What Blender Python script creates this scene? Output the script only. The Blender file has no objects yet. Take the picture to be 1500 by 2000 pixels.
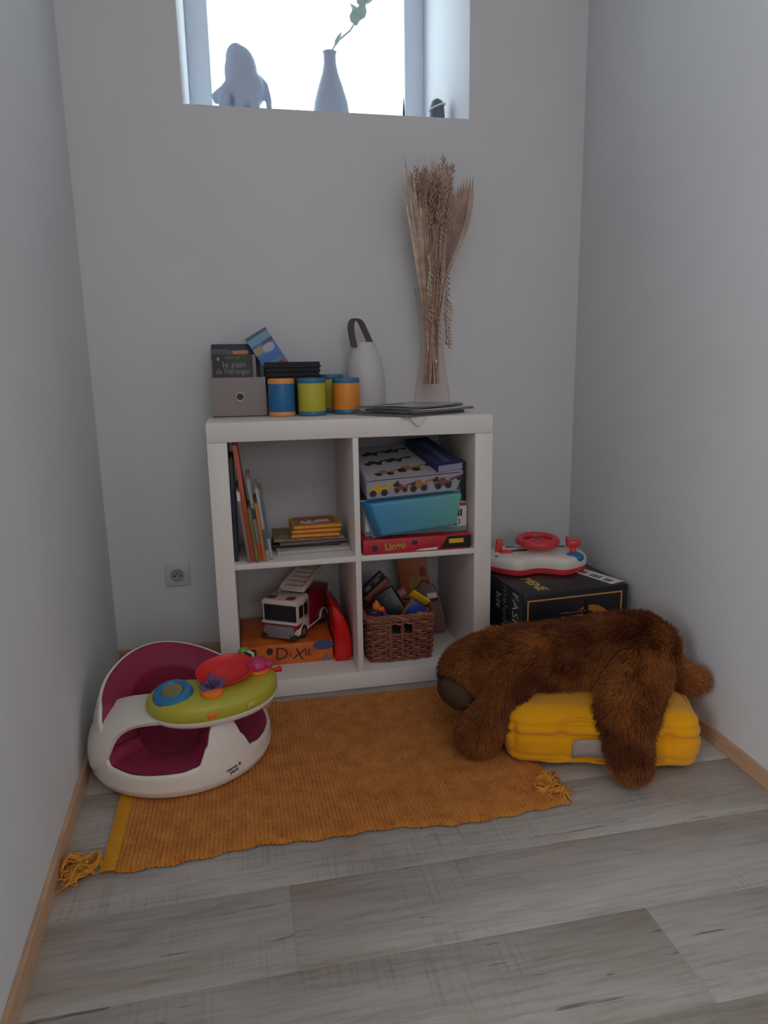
import bpy, bmesh, math, random
import numpy as np
from mathutils import Matrix, Vector, noise
random.seed(7); rng = np.random.default_rng(7)
PI = math.pi
SC = bpy.context.scene
COL = SC.collection

# ------------------------------------------------------------------ camera
cam_d = bpy.data.cameras.new('camera'); cam = bpy.data.objects.new('camera', cam_d); COL.objects.link(cam)
_r = Vector((0.97939504, -0.20123901, -0.01697713)); _u = Vector((0.05723182, 0.19595073, 0.9789422)); _w = Vector((0.19367468, 0.95974276, -0.20343045))
cam.matrix_world = Matrix(((_r.x, _u.x, -_w.x, 0.09101754), (_r.y, _u.y, -_w.y, -1.88282267), (_r.z, _u.z, -_w.z, 0.9257732), (0, 0, 0, 1)))
cam_d.sensor_fit = 'VERTICAL'; cam_d.sensor_height = 36.0; cam_d.lens = 36 * 1362.5 / 2000
cam_d.clip_start = 0.02
SC.camera = cam
# ------------------------------------------------------------------ sky, lights, exposure
SC.view_settings.view_transform = 'Standard'; SC.view_settings.look = 'None'
SC.view_settings.gamma = 1.0; SC.view_settings.use_curve_mapping = False
SC.view_settings.exposure = 0.0
SC.cycles.use_denoising = True
SC.cycles.max_bounces = 8; SC.cycles.diffuse_bounces = 5; SC.cycles.transparent_max_bounces = 16
SC.cycles.sample_clamp_indirect = 4.0
world = bpy.data.worlds.new('overcast_sky'); SC.world = world; world.use_nodes = True
bg = world.node_tree.nodes['Background']; bg.inputs[0].default_value = (0.80, 0.91, 1.0, 1); bg.inputs[1].default_value = 3.6
def area(name, loc, target, sx, sy, power, col):
    d = bpy.data.lights.new(name, 'AREA'); d.shape = 'RECTANGLE'; d.size = sx; d.size_y = sy; d.energy = power; d.color = col
    o = bpy.data.objects.new(name, d); COL.objects.link(o); o.location = loc
    o.rotation_euler = (Vector(target) - Vector(loc)).to_track_quat('-Z', 'Y').to_euler()
    return o
# lamps behind the camera: inferred side windows, an unseen high source, added rear fill
area('unseen_high_light', (0.35, -2.75, 2.50), (0.45, -0.2, 0.55), 1.5, 0.9, 9, (1.0, 0.95, 0.92))  # unseen overhead source, placed for light falling from above
area('daylight_left_window', (-2.55, -3.6, 1.75), (0.6, -0.9, 1.2), 1.1, 1.4, 48, (0.93, 0.98, 1.0))
area('daylight_right_window', (3.3, -3.6, 1.75), (0.2, -0.9, 1.2), 1.1, 1.4, 16, (0.94, 0.98, 1.0))
area('rear_fill_light', (0.6, -5.0, 1.5), (0.5, 0, 0.6), 1.8, 1.3, 15, (1.0, 0.955, 0.93))  # added frontal fill that lifts the cube interiors

# ------------------------------------------------------------------ materials
def s(r, g, b):
    f = lambda c: (c / 255 / 12.92) if c <= 10 else ((c / 255 + 0.055) / 1.055) ** 2.4
    return (f(r), f(g), f(b))
MATS = {}
def mat(name, col, rough=0.55, spec=0.5, var=0.0, vscale=20.0, bump=0.0, bscale=200.0, metal=0.0, col2=None, stretch=None, sheen=0.0, coat=0.0):
    if name in MATS: return MATS[name]
    m = bpy.data.materials.new(name); m.use_nodes = True; nt = m.node_tree; p = nt.nodes['Principled BSDF']
    p.inputs['Base Color'].default_value = (*col, 1); p.inputs['Roughness'].default_value = rough
    p.inputs['Specular IOR Level'].default_value = spec; p.inputs['Metallic'].default_value = metal
    if sheen: p.inputs['Sheen Weight'].default_value = sheen
    if coat: p.inputs['Coat Weight'].default_value = coat
    if var or bump or col2:
        tc = nt.nodes.new('ShaderNodeTexCoord'); mp = nt.nodes.new('ShaderNodeMapping'); nt.links.new(tc.outputs['Object'], mp.inputs[0])
        if stretch: mp.inputs['Scale'].default_value = stretch
    if var or col2:
        n = nt.nodes.new('ShaderNodeTexNoise'); n.inputs['Scale'].default_value = vscale; n.inputs['Detail'].default_value = 4
        nt.links.new(mp.outputs[0], n.inputs['Vector'])
        r = nt.nodes.new('ShaderNodeValToRGB'); r.color_ramp.elements[0].position = 0.35; r.color_ramp.elements[1].position = 0.65
        c2 = col2 if col2 else tuple(min(1, c * (1 + var)) for c in col); c1 = col if col2 else tuple(c * (1 - var) for c in col)
        r.color_ramp.elements[0].color = (*c1, 1); r.color_ramp.elements[1].color = (*c2, 1)
        nt.links.new(n.outputs['Fac'], r.inputs[0]); nt.links.new(r.outputs[0], p.inputs['Base Color'])
    if bump:
        n2 = nt.nodes.new('ShaderNodeTexNoise'); n2.inputs['Scale'].default_value = bscale; n2.inputs['Detail'].default_value = 3
        nt.links.new(mp.outputs[0], n2.inputs['Vector'])
        b = nt.nodes.new('ShaderNodeBump'); b.inputs['Strength'].default_value = bump; b.inputs['Distance'].default_value = 0.002
        nt.links.new(n2.outputs['Fac'], b.inputs['Height']); nt.links.new(b.outputs[0], p.inputs['Normal'])
    MATS[name] = m; return m
def thin_glass(name, tint, gloss=0.08):
    m = bpy.data.materials.new(name); m.use_nodes = True; nt = m.node_tree; nt.nodes.clear()
    o = nt.nodes.new('ShaderNodeOutputMaterial'); mx = nt.nodes.new('ShaderNodeMixShader'); t = nt.nodes.new('ShaderNodeBsdfTransparent'); g = nt.nodes.new('ShaderNodeBsdfGlossy')
    lw = nt.nodes.new('ShaderNodeLayerWeight'); lw.inputs[0].default_value = gloss
    t.inputs[0].default_value = (*tint, 1); g.inputs['Roughness'].default_value = 0.03
    nt.links.new(lw.outputs['Fresnel'], mx.inputs[0]); nt.links.new(t.outputs[0], mx.inputs[1]); nt.links.new(g.outputs[0], mx.inputs[2]); nt.links.new(mx.outputs[0], o.inputs[0])
    return m
def wood_floor():
    m = bpy.data.materials.new('grey_laminate'); m.use_nodes = True; nt = m.node_tree; p = nt.nodes['Principled BSDF']; N = nt.nodes.new; L = nt.links.new
    p.inputs['Roughness'].default_value = 0.5; p.inputs['Specular IOR Level'].default_value = 0.4
    tc = N('ShaderNodeTexCoord'); oi = N('ShaderNodeObjectInfo')
    off = N('ShaderNodeVectorMath'); off.operation = 'SCALE'; off.inputs[0].default_value = (17, 29, 5); L(oi.outputs['Random'], off.inputs['Scale'])
    add = N('ShaderNodeVectorMath'); add.operation = 'ADD'; L(tc.outputs['Object'], add.inputs[0]); L(off.outputs[0], add.inputs[1])
    def noise_(sc, vec, detail=6, rough=.6, dist=0.0):
        mp = N('ShaderNodeMapping'); mp.inputs['Scale'].default_value = vec; L(add.outputs[0], mp.inputs[0])
        n = N('ShaderNodeTexNoise'); n.inputs['Scale'].default_value = sc; n.inputs['Detail'].default_value = detail; n.inputs['Roughness'].default_value = rough; n.inputs['Distortion'].default_value = dist
        L(mp.outputs[0], n.inputs['Vector']); return n
    def ramp(n, stops):
        r = N('ShaderNodeValToRGB'); e = r.color_ramp.elements
        while len(e) < len(stops): e.new(.5)
        for k, (pos, c) in enumerate(stops): e[k].position = pos; e[k].color = (*c, 1)
        L(n.outputs['Fac'], r.inputs[0]); return r
    def mix(a, b, fac, mode='MULTIPLY'):
        x = N('ShaderNodeMix'); x.data_type = 'RGBA'; x.blend_type = mode; x.inputs[0].default_value = fac; L(a, x.inputs[6]); L(b, x.inputs[7]); return x.outputs[2]
    base = ramp(noise_(1.0, (2.2, 9, 1), 5, .6, .8), [(.30, s(158, 148, 139)), (.48, s(174, 167, 160)), (.68, s(188, 182, 176))])
    grain = ramp(noise_(1.0, (7, 120, 1), 6, .7, .3), [(.32, (.68, .67, .66)), (.55, (1, 1, 1))])
    saw = ramp(noise_(1.0, (160, 5, 1), 3, .6), [(.36, (.80, .79, .78)), (.52, (1, 1, 1))])
    patch = ramp(noise_(1.0, (3.5, 5, 1), 2), [(.50, (0, 0, 0)), (.62, (1, 1, 1))])
    sm = N('ShaderNodeMix'); sm.data_type = 'RGBA'; L(patch.outputs[0], sm.inputs[0]); sm.inputs[6].default_value = (1, 1, 1, 1); L(saw.outputs[0], sm.inputs[7])
    crack = ramp(noise_(1.0, (3.0, 42, 1), 2, .5, 2.2), [(.285, (.42, .40, .38)), (.315, (1, 1, 1))])
    tone = ramp(oi and N('ShaderNodeTexWhiteNoise') if False else noise_(.35, (1, 1, 1), 1), [(.3, (.93, .92, .90)), (.7, (1.04, 1.03, 1.02))])
    c = mix(base.outputs[0], grain.outputs[0], .75); c = mix(c, sm.outputs[2], .8); c = mix(c, crack.outputs[0], .85); c = mix(c, tone.outputs[0], .8)
    L(c, p.inputs['Base Color'])
    b = N('ShaderNodeBump'); b.inputs['Strength'].default_value = .25; b.inputs['Distance'].default_value = .001; L(grain.outputs[0], b.inputs['Height']); L(b.outputs[0], p.inputs['Normal'])
    return m
M_wall = mat('white_plaster', s(221, 221, 223), .85, .2, var=.015, vscale=3, bump=.12, bscale=160)
M_floor = wood_floor()
M_slab = mat('concrete_subfloor', s(150, 142, 135), .9)
M_skirt = mat('pale_wood_skirting', s(196, 156, 124), .5, var=.12, vscale=14, stretch=(6, 1, 40))
M_frame = mat('haze_paled_frame_paint', s(212, 221, 231), .4)  # paled to carry the hazy glow around the window
M_white = mat('white_foil_board', s(236, 230, 226), .38, .4)
M_glass = thin_glass('window_glass', (.97, .99, .99), .05)
M_shell = mat('cream_plastic', s(228, 220, 211), .32)
M_plum = mat('plum_foam', s(144, 44, 72), .5, .3)
M_lime = mat('lime_plastic', s(178, 172, 54), .35)
M_red = mat('red_plastic', s(214, 34, 40), .32)
M_orange = mat('orange_plastic', s(240, 120, 30), .35)
M_blue = mat('blue_plastic', s(40, 116, 168), .35)
M_purple = mat('purple_plastic', s(80, 50, 108), .4)
M_black = mat('black_plastic', s(26, 26, 30), .4)
M_dark = mat('dark_charcoal', s(52, 52, 58), .6)
M_grey = mat('grey_plastic', s(130, 130, 132), .45)
M_yellow = mat('yellow_plastic', s(232, 184, 30), .4)
M_paper = mat('paper_white', s(225, 220, 212), .8, .2)
M_gold = mat('gold_print', s(205, 150, 84), .5)
M_navy = mat('navy_card', s(42, 48, 92), .6)

# ------------------------------------------------------------------ mesh helpers
def rot(rx=0, ry=0, rz=0): return Matrix.Rotation(math.radians(rz), 4, 'Z') @ Matrix.Rotation(math.radians(ry), 4, 'Y') @ Matrix.Rotation(math.radians(rx), 4, 'X')
def tr(x, y, z): return Matrix.Translation((x, y, z))
I4 = Matrix.Identity(4)
def B(): return bmesh.new()
def _merge(bm, tmp, mi=0):
    vs = [bm.verts.new(v.co) for v in tmp.verts]; tmp.verts.index_update()
    for f in tmp.faces:
        try:
            nf = bm.faces.new([vs[v.index] for v in f.verts]); nf.material_index = mi
        except ValueError: pass
    tmp.free()
def box(bm, c, size, bev=0.0, m=I4, mi=0, seg=2):
    t = B(); bmesh.ops.create_cube(t, size=1.0)
    for v in t.verts: v.co = Vector((v.co.x * size[0], v.co.y * size[1], v.co.z * size[2]))
    if bev: bmesh.ops.bevel(t, geom=t.edges[:] , offset=min(bev, min(size) * .49), segments=seg, affect='EDGES', profile=.5)
    bmesh.ops.transform(t, matrix=m @ tr(*c), verts=t.verts[:]); _merge(bm, t, mi); return bm
def bx(x0, x1, y0, y1, z0, z1, bev=0.0, m=I4, mi=0, bm=None):
    return box(bm if bm is not None else B(), ((x0 + x1) / 2, (y0 + y1) / 2, (z0 + z1) / 2), (x1 - x0, y1 - y0, z1 - z0), bev, m, mi)
def lathe(bm, prof, seg=32, m=I4, mi=0, cap0=True, cap1=True):
    t = B(); rings = []
    for r, z in prof: rings.append([t.verts.new((r * math.cos(2 * PI * k / seg), r * math.sin(2 * PI * k / seg), z)) for k in range(seg)])
    for a, b in zip(rings, rings[1:]):
        for k in range(seg): t.faces.new((a[k], a[(k + 1) % seg], b[(k + 1) % seg], b[k]))
    if cap0: t.faces.new(rings[0][::-1])
    if cap1: t.faces.new(rings[-1])
    bmesh.ops.transform(t, matrix=m, verts=t.verts[:]); _merge(bm, t, mi); return bm
def ellip(bm, c, r, m=I4, mi=0, u=20, v=12):
    t = B(); bmesh.ops.create_uvsphere(t, u_segments=u, v_segments=v, radius=1.0)
    for q in t.verts: q.co = Vector((q.co.x * r[0], q.co.y * r[1], q.co.z * r[2]))
    bmesh.ops.transform(t, matrix=m @ tr(*c), verts=t.verts[:]); _merge(bm, t, mi); return bm
def tube(bm, pts, rad, seg=8, closed=False, mi=0, flat=1.0, cap=True):
    pts = [Vector(p) for p in pts]; n = len(pts); rads = rad if isinstance(rad, (list, tuple)) else [rad] * n
    t0 = (pts[1] - pts[0]).normalized(); up = Vector((0, 0, 1)) if abs(t0.z) < .9 else Vector((0, 1, 0))
    nrm = (up - t0 * up.dot(t0)).normalized(); rings = []
    for i in range(n):
        if closed: tg = (pts[(i + 1) % n] - pts[i - 1]).normalized()
        else: tg = (pts[min(i + 1, n - 1)] - pts[max(i - 1, 0)]).normalized()
        nrm = (nrm - tg * nrm.dot(tg)).normalized(); bi = tg.cross(nrm)
        rings.append([bm.verts.new(pts[i] + (nrm * math.cos(2 * PI * k / seg) * flat + bi * math.sin(2 * PI * k / seg)) * rads[i]) for k in range(seg)])
    for i in range(n if closed else n - 1):
        a, b = rings[i], rings[(i + 1) % n]
        for k in range(seg):
            f = bm.faces.new((a[k], a[(k + 1) % seg], b[(k + 1) % seg], b[k])); f.material_index = mi
    if cap and not closed:
        for q in (rings[0][::-1], rings[-1]): bm.faces.new(q).material_index = mi
    return bm
def prism(bm, poly, d0, d1, m=I4, mi=0, bev=0.0):
    """polygon in local xz extruded along y from d0 to d1"""
    t = B(); a = [t.verts.new((x, d0, z)) for x, z in poly]; b = [t.verts.new((x, d1, z)) for x, z in poly]; n = len(poly)
    t.faces.new(a); t.faces.new(b[::-1])
    for k in range(n): t.faces.new((a[k], b[k], b[(k + 1) % n], a[(k + 1) % n]))
    bmesh.ops.recalc_face_normals(t, faces=t.faces[:])
    if bev: bmesh.ops.bevel(t, geom=t.edges[:], offset=bev, segments=2, affect='EDGES', profile=.5)
    bmesh.ops.transform(t, matrix=m, verts=t.verts[:]); _merge(bm, t, mi); return bm
def loft(bm, A, Bp, mi=0):
    a = [bm.verts.new(p) for p in A]; b = [bm.verts.new(p) for p in Bp]; n = len(a)
    fs = [bm.faces.new(a), bm.faces.new(b[::-1])] + [bm.faces.new((a[k], b[k], b[(k + 1) % n], a[(k + 1) % n])) for k in range(n)]
    for f in fs: f.material_index = mi
    bmesh.ops.recalc_face_normals(bm, faces=fs); return bm
def grid(bm, f, nu, nv, closeu=False, mi=0):
    vs = [[bm.verts.new(f(i / (nu if closeu else nu - 1), j / (nv - 1))) for j in range(nv)] for i in range(nu)]
    for i in range(nu if closeu else nu - 1):
        for j in range(nv - 1):
            q = bm.faces.new((vs[i][j], vs[(i + 1) % nu][j], vs[(i + 1) % nu][j + 1], vs[i][j + 1])); q.material_index = mi
    return vs
def roundbox(bm, size, r, cuts=16, m=I4, fn=None, mi=0):
    t = B(); bmesh.ops.create_cube(t, size=2.0); bmesh.ops.subdivide_edges(t, edges=t.edges[:], cuts=cuts, use_grid_fill=True)
    h = [x / 2 for x in size]
    for v in t.verts:
        q = Vector((v.co.x * h[0], v.co.y * h[1], v.co.z * h[2])); c = Vector([max(-h[k] + r, min(h[k] - r, q[k])) for k in range(3)])
        d = q - c
        if d.length > 1e-9:
            # spread the border band over the rounding
            mx = max(abs(d.x), abs(d.y), abs(d.z)); q = c + d.normalized() * r * (mx / r)
            n = d.normalized()
        else: n = Vector((0, 0, 1))
        v.co = fn(q, n) if fn else q
    bmesh.ops.recalc_face_normals(t, faces=t.faces[:])
    bmesh.ops.transform(t, matrix=m, verts=t.verts[:]); _merge(bm, t, mi); return bm
def obj(name, bm, mats, parent=None, smooth=True, ang=40):
    me = bpy.data.meshes.new(name); bm.normal_update(); bm.to_mesh(me); bm.free()
    for m in (mats if isinstance(mats, (list, tuple)) else [mats]): me.materials.append(m)
    if smooth:
        me.shade_smooth(); me.set_sharp_from_angle(angle=math.radians(ang))
    o = bpy.data.objects.new(name, me); COL.objects.link(o)
    if parent: o.parent = parent
    return o
def tag(o, label, cat, group=None):
    o['label'] = label; o['category'] = cat
    if group: o['group'] = group
    return o
def thing(name, label, cat, loc=(0, 0, 0), rz=0, group=None, m=None):
    o = bpy.data.objects.new(name, None); o.empty_display_size = .05; COL.objects.link(o)
    if m is not None: o.matrix_world = m
    else: o.location = loc; o.rotation_euler = (0, 0, math.radians(rz))
    return tag(o, label, cat, group)
def struct(name, bm, m, smooth=True, **k):
    o = obj(name, bm, m, None, smooth, **k); o['kind'] = 'structure'; return o
def text(txt, size, m, material, parent, name='lettering', align='CENTER', shear=0.0, bold=0.0, sx=1.0):
    c = bpy.data.curves.new('lettering', 'FONT'); c.body = txt; c.size = size; c.align_x = align; c.align_y = 'CENTER'; c.shear = shear; c.offset = bold; c.extrude = .0002; c.resolution_u = 2
    o = bpy.data.objects.new('lettering_source', c); COL.objects.link(o); bpy.context.view_layer.update()
    me = bpy.data.meshes.new_from_object(o.evaluated_get(bpy.context.evaluated_depsgraph_get()))
    bpy.data.objects.remove(o); bpy.data.curves.remove(c)
    me.transform(m @ Matrix.Diagonal((sx, 1, 1, 1))); me.name = name; me.materials.clear(); me.materials.append(material)
    t = bpy.data.objects.new(name, me); COL.objects.link(t); t.parent = parent; return t
FRONT = rot(rx=90)          # text lying in xy turned to face -y

# ================================================================== STRUCTURE
XL, XR, YW, AL, AR, YE = -.3427, 1.2299, .389, .0406, -.0367, -1.5
xl = lambda y: XL + AL * (YW - y)
xr = lambda y: XR + AR * (YW - y)
HC = 2.62
floor = struct('floor', bx(-3.0, 3.9, -5.2, .6, -.12, -.004), M_slab)
bmp = None
yrow = [.383 - .19 * k for k in range(12)]
for k in range(11):
    y1, y0 = yrow[k], yrow[k + 1]; x = -.36 - [0.35, .95, .1, .62, 1.1, .45, .8, .2, 1.0, .55, .05][k]
    while x < 1.25:
        x0, x1 = max(x, -.345), min(x + 1.29, 1.228)
        if x1 - x0 > .02:
            o = obj('plank', bx(x0, x1 - .0002, y0, y1 - .0002, -.004, 0, .0003), M_floor, floor)
        x += 1.29
def wall_strip(name, xf, sign):
    b = B(); loft(b, [(xf(YW), YW, 0), (xf(YE), YE, 0), (xf(YE) + sign * .12, YE, 0), (xf(YW) + sign * .12, YW, 0)],
                  [(xf(YW), YW, HC), (xf(YE), YE, HC), (xf(YE) + sign * .12, YE, HC), (xf(YW) + sign * .12, YW, HC)])
    return struct(name, b, M_wall)
wall_strip('wall_left', xl, -1); wall_strip('wall_right', xr, 1)
WX0, WX1, WZ0, WZ1, YO = -.0204, .8415, 1.677, 2.42, .99
b = B()
bx(-.5, WX0, YW, YO, 0, HC, bm=b); bx(WX1, 1.4, YW, YO, 0, HC, bm=b); bx(WX0, WX1, YW, YO, 0, WZ0, bm=b); bx(WX0, WX1, YW, YO, WZ1, HC, bm=b)
struct('wall_back', b, M_wall)
struct('ceiling', bx(-3.0, 3.9, -5.2, YO, HC, HC + .1), M_wall)
# adjoining room that the alcove opens into (behind the camera)
struct('wall_west', bx(-3.0, -2.88, -5.2, YE, 0, HC), M_wall); struct('wall_east', bx(3.78, 3.9, -5.2, YE, 0, HC), M_wall); struct('wall_rear', bx(-3.0, 3.9, -5.2, -5.08, 0, HC), M_wall)
struct('wall_front', (lambda b: (bx(-3.0, xl(YE) - .11, YE, YE + .12, 0, HC, bm=b), bx(xr(YE) + .11, 3.9, YE, YE + .12, 0, HC, bm=b), b)[2])(B()), M_wall)
# skirtings
def skirt(name, xf, sg, y0, y1):
    b = B(); h = .036
    loft(b, [(xf(y0), y0, .0005), (xf(y1), y1, .0005), (xf(y1) + sg * .012, y1, .0005), (xf(y0) + sg * .012, y0, .0005)],
         [(xf(y0), y0, h), (xf(y1), y1, h), (xf(y1) + sg * .009, y1, h), (xf(y0) + sg * .009, y0, h)])
    return struct(name, b, M_skirt)
skirt('baseboard_left', lambda y: xl(y) + .0005, 1, YW - .013, YE); skirt('baseboard_right', lambda y: xr(y) - .0005, -1, YW - .013, YE)
struct('baseboard_back', bx(xl(YW) + .001, xr(YW) - .001, YW - .0125, YW - .0005, .0005, .036, .002), M_skirt)
# window
win = struct('window_1', (lambda b: (bx(WX0, WX1, .93, .985, WZ0, WZ0 + .05, .004, bm=b), b)[1])(B()), M_frame)
for (x0, x1, z0, z1) in ((WX0, .058, WZ0 + .05, WZ1 - .05), (.767, WX1, WZ0 + .05, WZ1 - .05), (WX0, WX1, WZ1 - .05, WZ1)):
    obj('frame_bar', bx(x0, x1, .93, .985, z0, z1, .004), M_frame, win)
obj('pane', bx(.058, .767, .955, .958, WZ0 + .05, WZ1 - .05), M_glass, win)

# ================================================================== SHELF
W, T, D = .79, .052, .374
Z1 = T + .335; Z2 = Z1 + .0155; ZT = W - T; C1 = T + .335; C2 = C1 + .016; C3 = W - T
sh = thing('shelf_unit', 'white two by two cube shelf unit standing against the back wall', 'shelf', (0, 0, 0))
obj('top_panel', bx(0, W, 0, D, ZT, W, .0015), M_white, sh)
obj('bottom_panel', bx(T, C3, 0, D, 0.001, T, .0012), M_white, sh)
obj('side_panel', bx(0, T, 0, D, 0.001, ZT - .0006, .0015), M_white, sh)
obj('side_panel', bx(C3, W, 0, D, 0.001, ZT - .0006, .0015), M_white, sh)
obj('divider', bx(C1, C2, .001, D, T, ZT - .0004, .0008), M_white, sh)
obj('shelf_board', bx(T, C1, .001, D, Z1, Z2, .0008), M_white, sh)
obj('shelf_board', bx(C2, C3, .001, D, Z1, Z2, .0008), M_white, sh)

# ------------------------------------------------------------------ wall socket
M_sock = mat('socket_plastic', s(202, 206, 204), .4)
so = thing('wall_socket', 'square pale grey wall socket low on the back wall', 'socket', (-.138, YW, .277))
obj('faceplate', bx(-.039, .039, -.010, -.0005, -.036, .036, .004), M_sock, so)
b = B(); lathe(b, [(.0215, 0), (.0215, .004), (.0195, .004), (.0185, .0019), (.0, .0019)], 28, tr(0, -.0085, 0) @ rot(rx=90), cap0=False, cap1=False); obj('well', b, mat('shaded_well_disc', s(158, 161, 159), .5), so)  # disc stands proud; the recess shade is put into its grey
obj('earth_pin', lathe(B(), [(.0028, 0), (.0028, .010), (.0015, .012)], 10, tr(0, -.0100, .010) @ rot(rx=90)), M_grey, so)
for sx in (-1, 1): obj('contact_hole', lathe(B(), [(.0032, 0), (.0032, .0010)], 10, tr(sx * .0095, -.0100, -.002) @ rot(rx=90)), M_black, so)

# ================================================================== RUG
M_rug = mat('mustard_jute', s(188, 112, 42), .95, .1, col2=s(206, 134, 56), vscale=26, bump=.6, bscale=420, sheen=.15)
_nt = M_rug.node_tree; _p = _nt.nodes['Principled BSDF']; _src = _p.inputs['Base Color'].links[0].from_socket      # dark flecks in the fibre
_tc = _nt.nodes.new('ShaderNodeTexCoord'); _n = _nt.nodes.new('ShaderNodeTexNoise'); _n.inputs['Scale'].default_value = 110; _n.inputs['Detail'].default_value = 2; _nt.links.new(_tc.outputs['Object'], _n.inputs['Vector'])
_r = _nt.nodes.new('ShaderNodeValToRGB'); _r.color_ramp.elements[0].position = .24; _r.color_ramp.elements[1].position = .42; _r.color_ramp.elements[0].color = (.55, .50, .46, 1); _r.color_ramp.elements[1].color = (1.04, 1.04, 1.04, 1); _nt.links.new(_n.outputs['Fac'], _r.inputs[0])
_m = _nt.nodes.new('ShaderNodeMix'); _m.data_type = 'RGBA'; _m.blend_type = 'MULTIPLY'; _m.inputs[0].default_value = 1; _nt.links.new(_src, _m.inputs[6]); _nt.links.new(_r.outputs[0], _m.inputs[7]); _nt.links.new(_m.outputs[2], _p.inputs['Base Color'])
M_band = mat('rug_band_cotton', s(214, 148, 46), .9, .1, bump=.4, bscale=600)
M_yarn = mat('rug_yarn', s(206, 142, 62), .95, .1, var=.2, vscale=60)
rug = thing('rug', 'long mustard yellow ribbed rug laid on the floor in front of the shelf', 'rug', (0, 0, 0))
RX0, RX1, RY0, RY1 = -.190, .735, -.655, -.036
def rug_front(x): return RY0 + .012 * math.sin(6.3 * x + .6) + .004 * math.sin(23 * x) + .0025 * math.sin(91 * x) + .02 * max(0, (x - .6)) / .15
def rug_back(x): return RY1 + .007 * math.sin(8 * x + 1) + .003 * math.sin(31 * x) + .002 * math.sin(100 * x)
NR = 104
def rugf(u, w):
    x = RX0 + (RX1 - RX0) * u; y = rug_front(x) + (rug_back(x) - rug_front(x)) * w
    ph = u * NR; rib = abs(math.sin(PI * ph))
    cross = .0007 * math.sin(y * 620 + (PI if int(ph) % 2 else 0))
    z = .0055 + .0028 * rib + cross * rib + .0012 * noise.noise((x * 9, y * 9, 0)) 
    if w < .012 or w > .988: z -= .0035
    return (x + .003 * math.sin(y * 9 + x * 3), y, max(z, .001))
b = B(); grid(b, rugf, NR * 4 + 1, 70); obj('rug_weave', b, M_rug, rug, ang=80)
b = B(); grid(b, lambda u, w: (RX0 - .030 + .031 * u + .003 * math.sin(9 * (rug_front(RX0) + (rug_back(RX0) - rug_front(RX0)) * w)), rug_front(RX0) + .004 + (rug_back(RX0) - rug_front(RX0) - .008) * w, .0045 + .0025 * math.sin(PI * u) + .0006 * math.sin(w * 700)), 8, 160)
obj('hem_band', b, M_band, rug)
def tassel(cx, cy, dirx, diry, n, L, name, knot=.022):
    b = B()
    for k in range(n):
        a0 = random.uniform(-1, 1); p = Vector((cx, cy, .014)); d = Vector((dirx, diry, 0)).normalized()
        side = Vector((-d.y, d.x, 0)); pts = []
        ph = random.uniform(0, 6.28); amp = random.uniform(.004, .016); ll = L * random.uniform(.65, 1.1); hh = random.uniform(.004, .026)
        for q in range(9):
            t_ = q / 8; c = p + d * ll * t_ + side * (a0 * (.012 + .030 * t_) + amp * math.sin(ph + 7 * t_)) 
            c.z = .004 + hh * math.sin(PI * min(1, t_ * 1.05)) + .004 * math.sin(ph * 2 + 9 * t_)
            if c.z < .003: c.z = .003
            if t_ > .8: c -= d * .02 * (t_ - .8) * 5 * random.random()
            pts.append(c)
        tube(b, pts, random.uniform(.0016, .0026), 5)
    lathe_m = tr(cx, cy, .016)
    for k in range(7):
        a = k * .9; tube(b, [(cx + knot * .7 * math.cos(a + q * .7) * (1 - q * .04), cy + knot * .7 * math.sin(a + q * .7), .008 + .0035 * k * .8 + .004 * math.sin(q + k)) for q in range(8)], .0032, 6)
    return obj(name, b, M_yarn, rug)
tassel(-.232, -.632, -1, -.35, 64, .064, 'tassel'); tassel(.700, -.590, 1, .02, 70, .056, 'tassel', .026)
tassel(-.215, -.05, -1, .2, 16, .04, 'tassel')

# ================================================================== POUF
M_pouf = mat('yellow_cotton', s(228, 156, 8), .85, .15, var=.05, vscale=9, bump=.35, bscale=500, sheen=.2)
PO = tr(.673, -.492, 0) @ rot(rz=-16.6)          # local x along the front edge, local y away from the camera
pm = PO @ tr(.2, .19, .0755)
po = thing('floor_cushion', 'square yellow quilted floor cushion on the floor by the right wall, under the bear', 'cushion', m=pm)
PS = (.43, .385, .134)
def puff(q, n):
    hx, hy, hz = [x / 2 for x in PS]
    e = .006 * noise.noise((q.x * 14 + 3, q.y * 14, q.z * 18)) 
    side = max(0, 1 - abs(n.z) * 1.2); out = Vector((n.x, n.y, 0))
    # seam at mid height and piped edges
    seam = math.exp(-((q.z - .012) / .006) ** 2); edge = math.exp(-((abs(q.z) - hz * .56) / .006) ** 2)
    q = q + out * (.010 * (1 - (q.z / hz) ** 2) - .011 * seam * side - .0035 * edge * side + .006 * math.exp(-((abs(q.z) - hz * .84) / .011) ** 2) + e)
    # tufted stitches round the wall
    per = (q.x if abs(n.y) > abs(n.x) else q.y)
    st = math.exp(-((((per + .035) % .118) - .059) / .012) ** 2)
    q = q - out * side * .015 * st * (.35 + .65 * math.exp(-((q.z - .012) / .020) ** 2))
    if n.z > .3 or (n - Vector((0, 0, 1))).length < .5 and q.z > 0:
        u = max(0, (1 - (q.x / hx) ** 2)) * max(0, (1 - (q.y / hy) ** 2)); q.z += .012 * u + .004 * noise.noise((q.x * 10, q.y * 10, 2))
    return q
b = B(); roundbox(b, PS, .036, 60, fn=puff); obj('cover', b, M_pouf, po, ang=80)
for sz in (-.050, .052):
    pts = []
    for k in range(72):
        a = 2 * PI * k / 72; cx, cy = math.cos(a), math.sin(a); e = 6.5
        f = (abs(cx) ** e + abs(cy) ** e) ** (-1 / e); pts.append(((PS[0] / 2 + .0015) * cx * f, (PS[1] / 2 + .0015) * cy * f, sz + .003 * math.sin(a * 13)))
    obj('piping', tube(B(), pts, .0032, 8, True), M_pouf, po)
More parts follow.
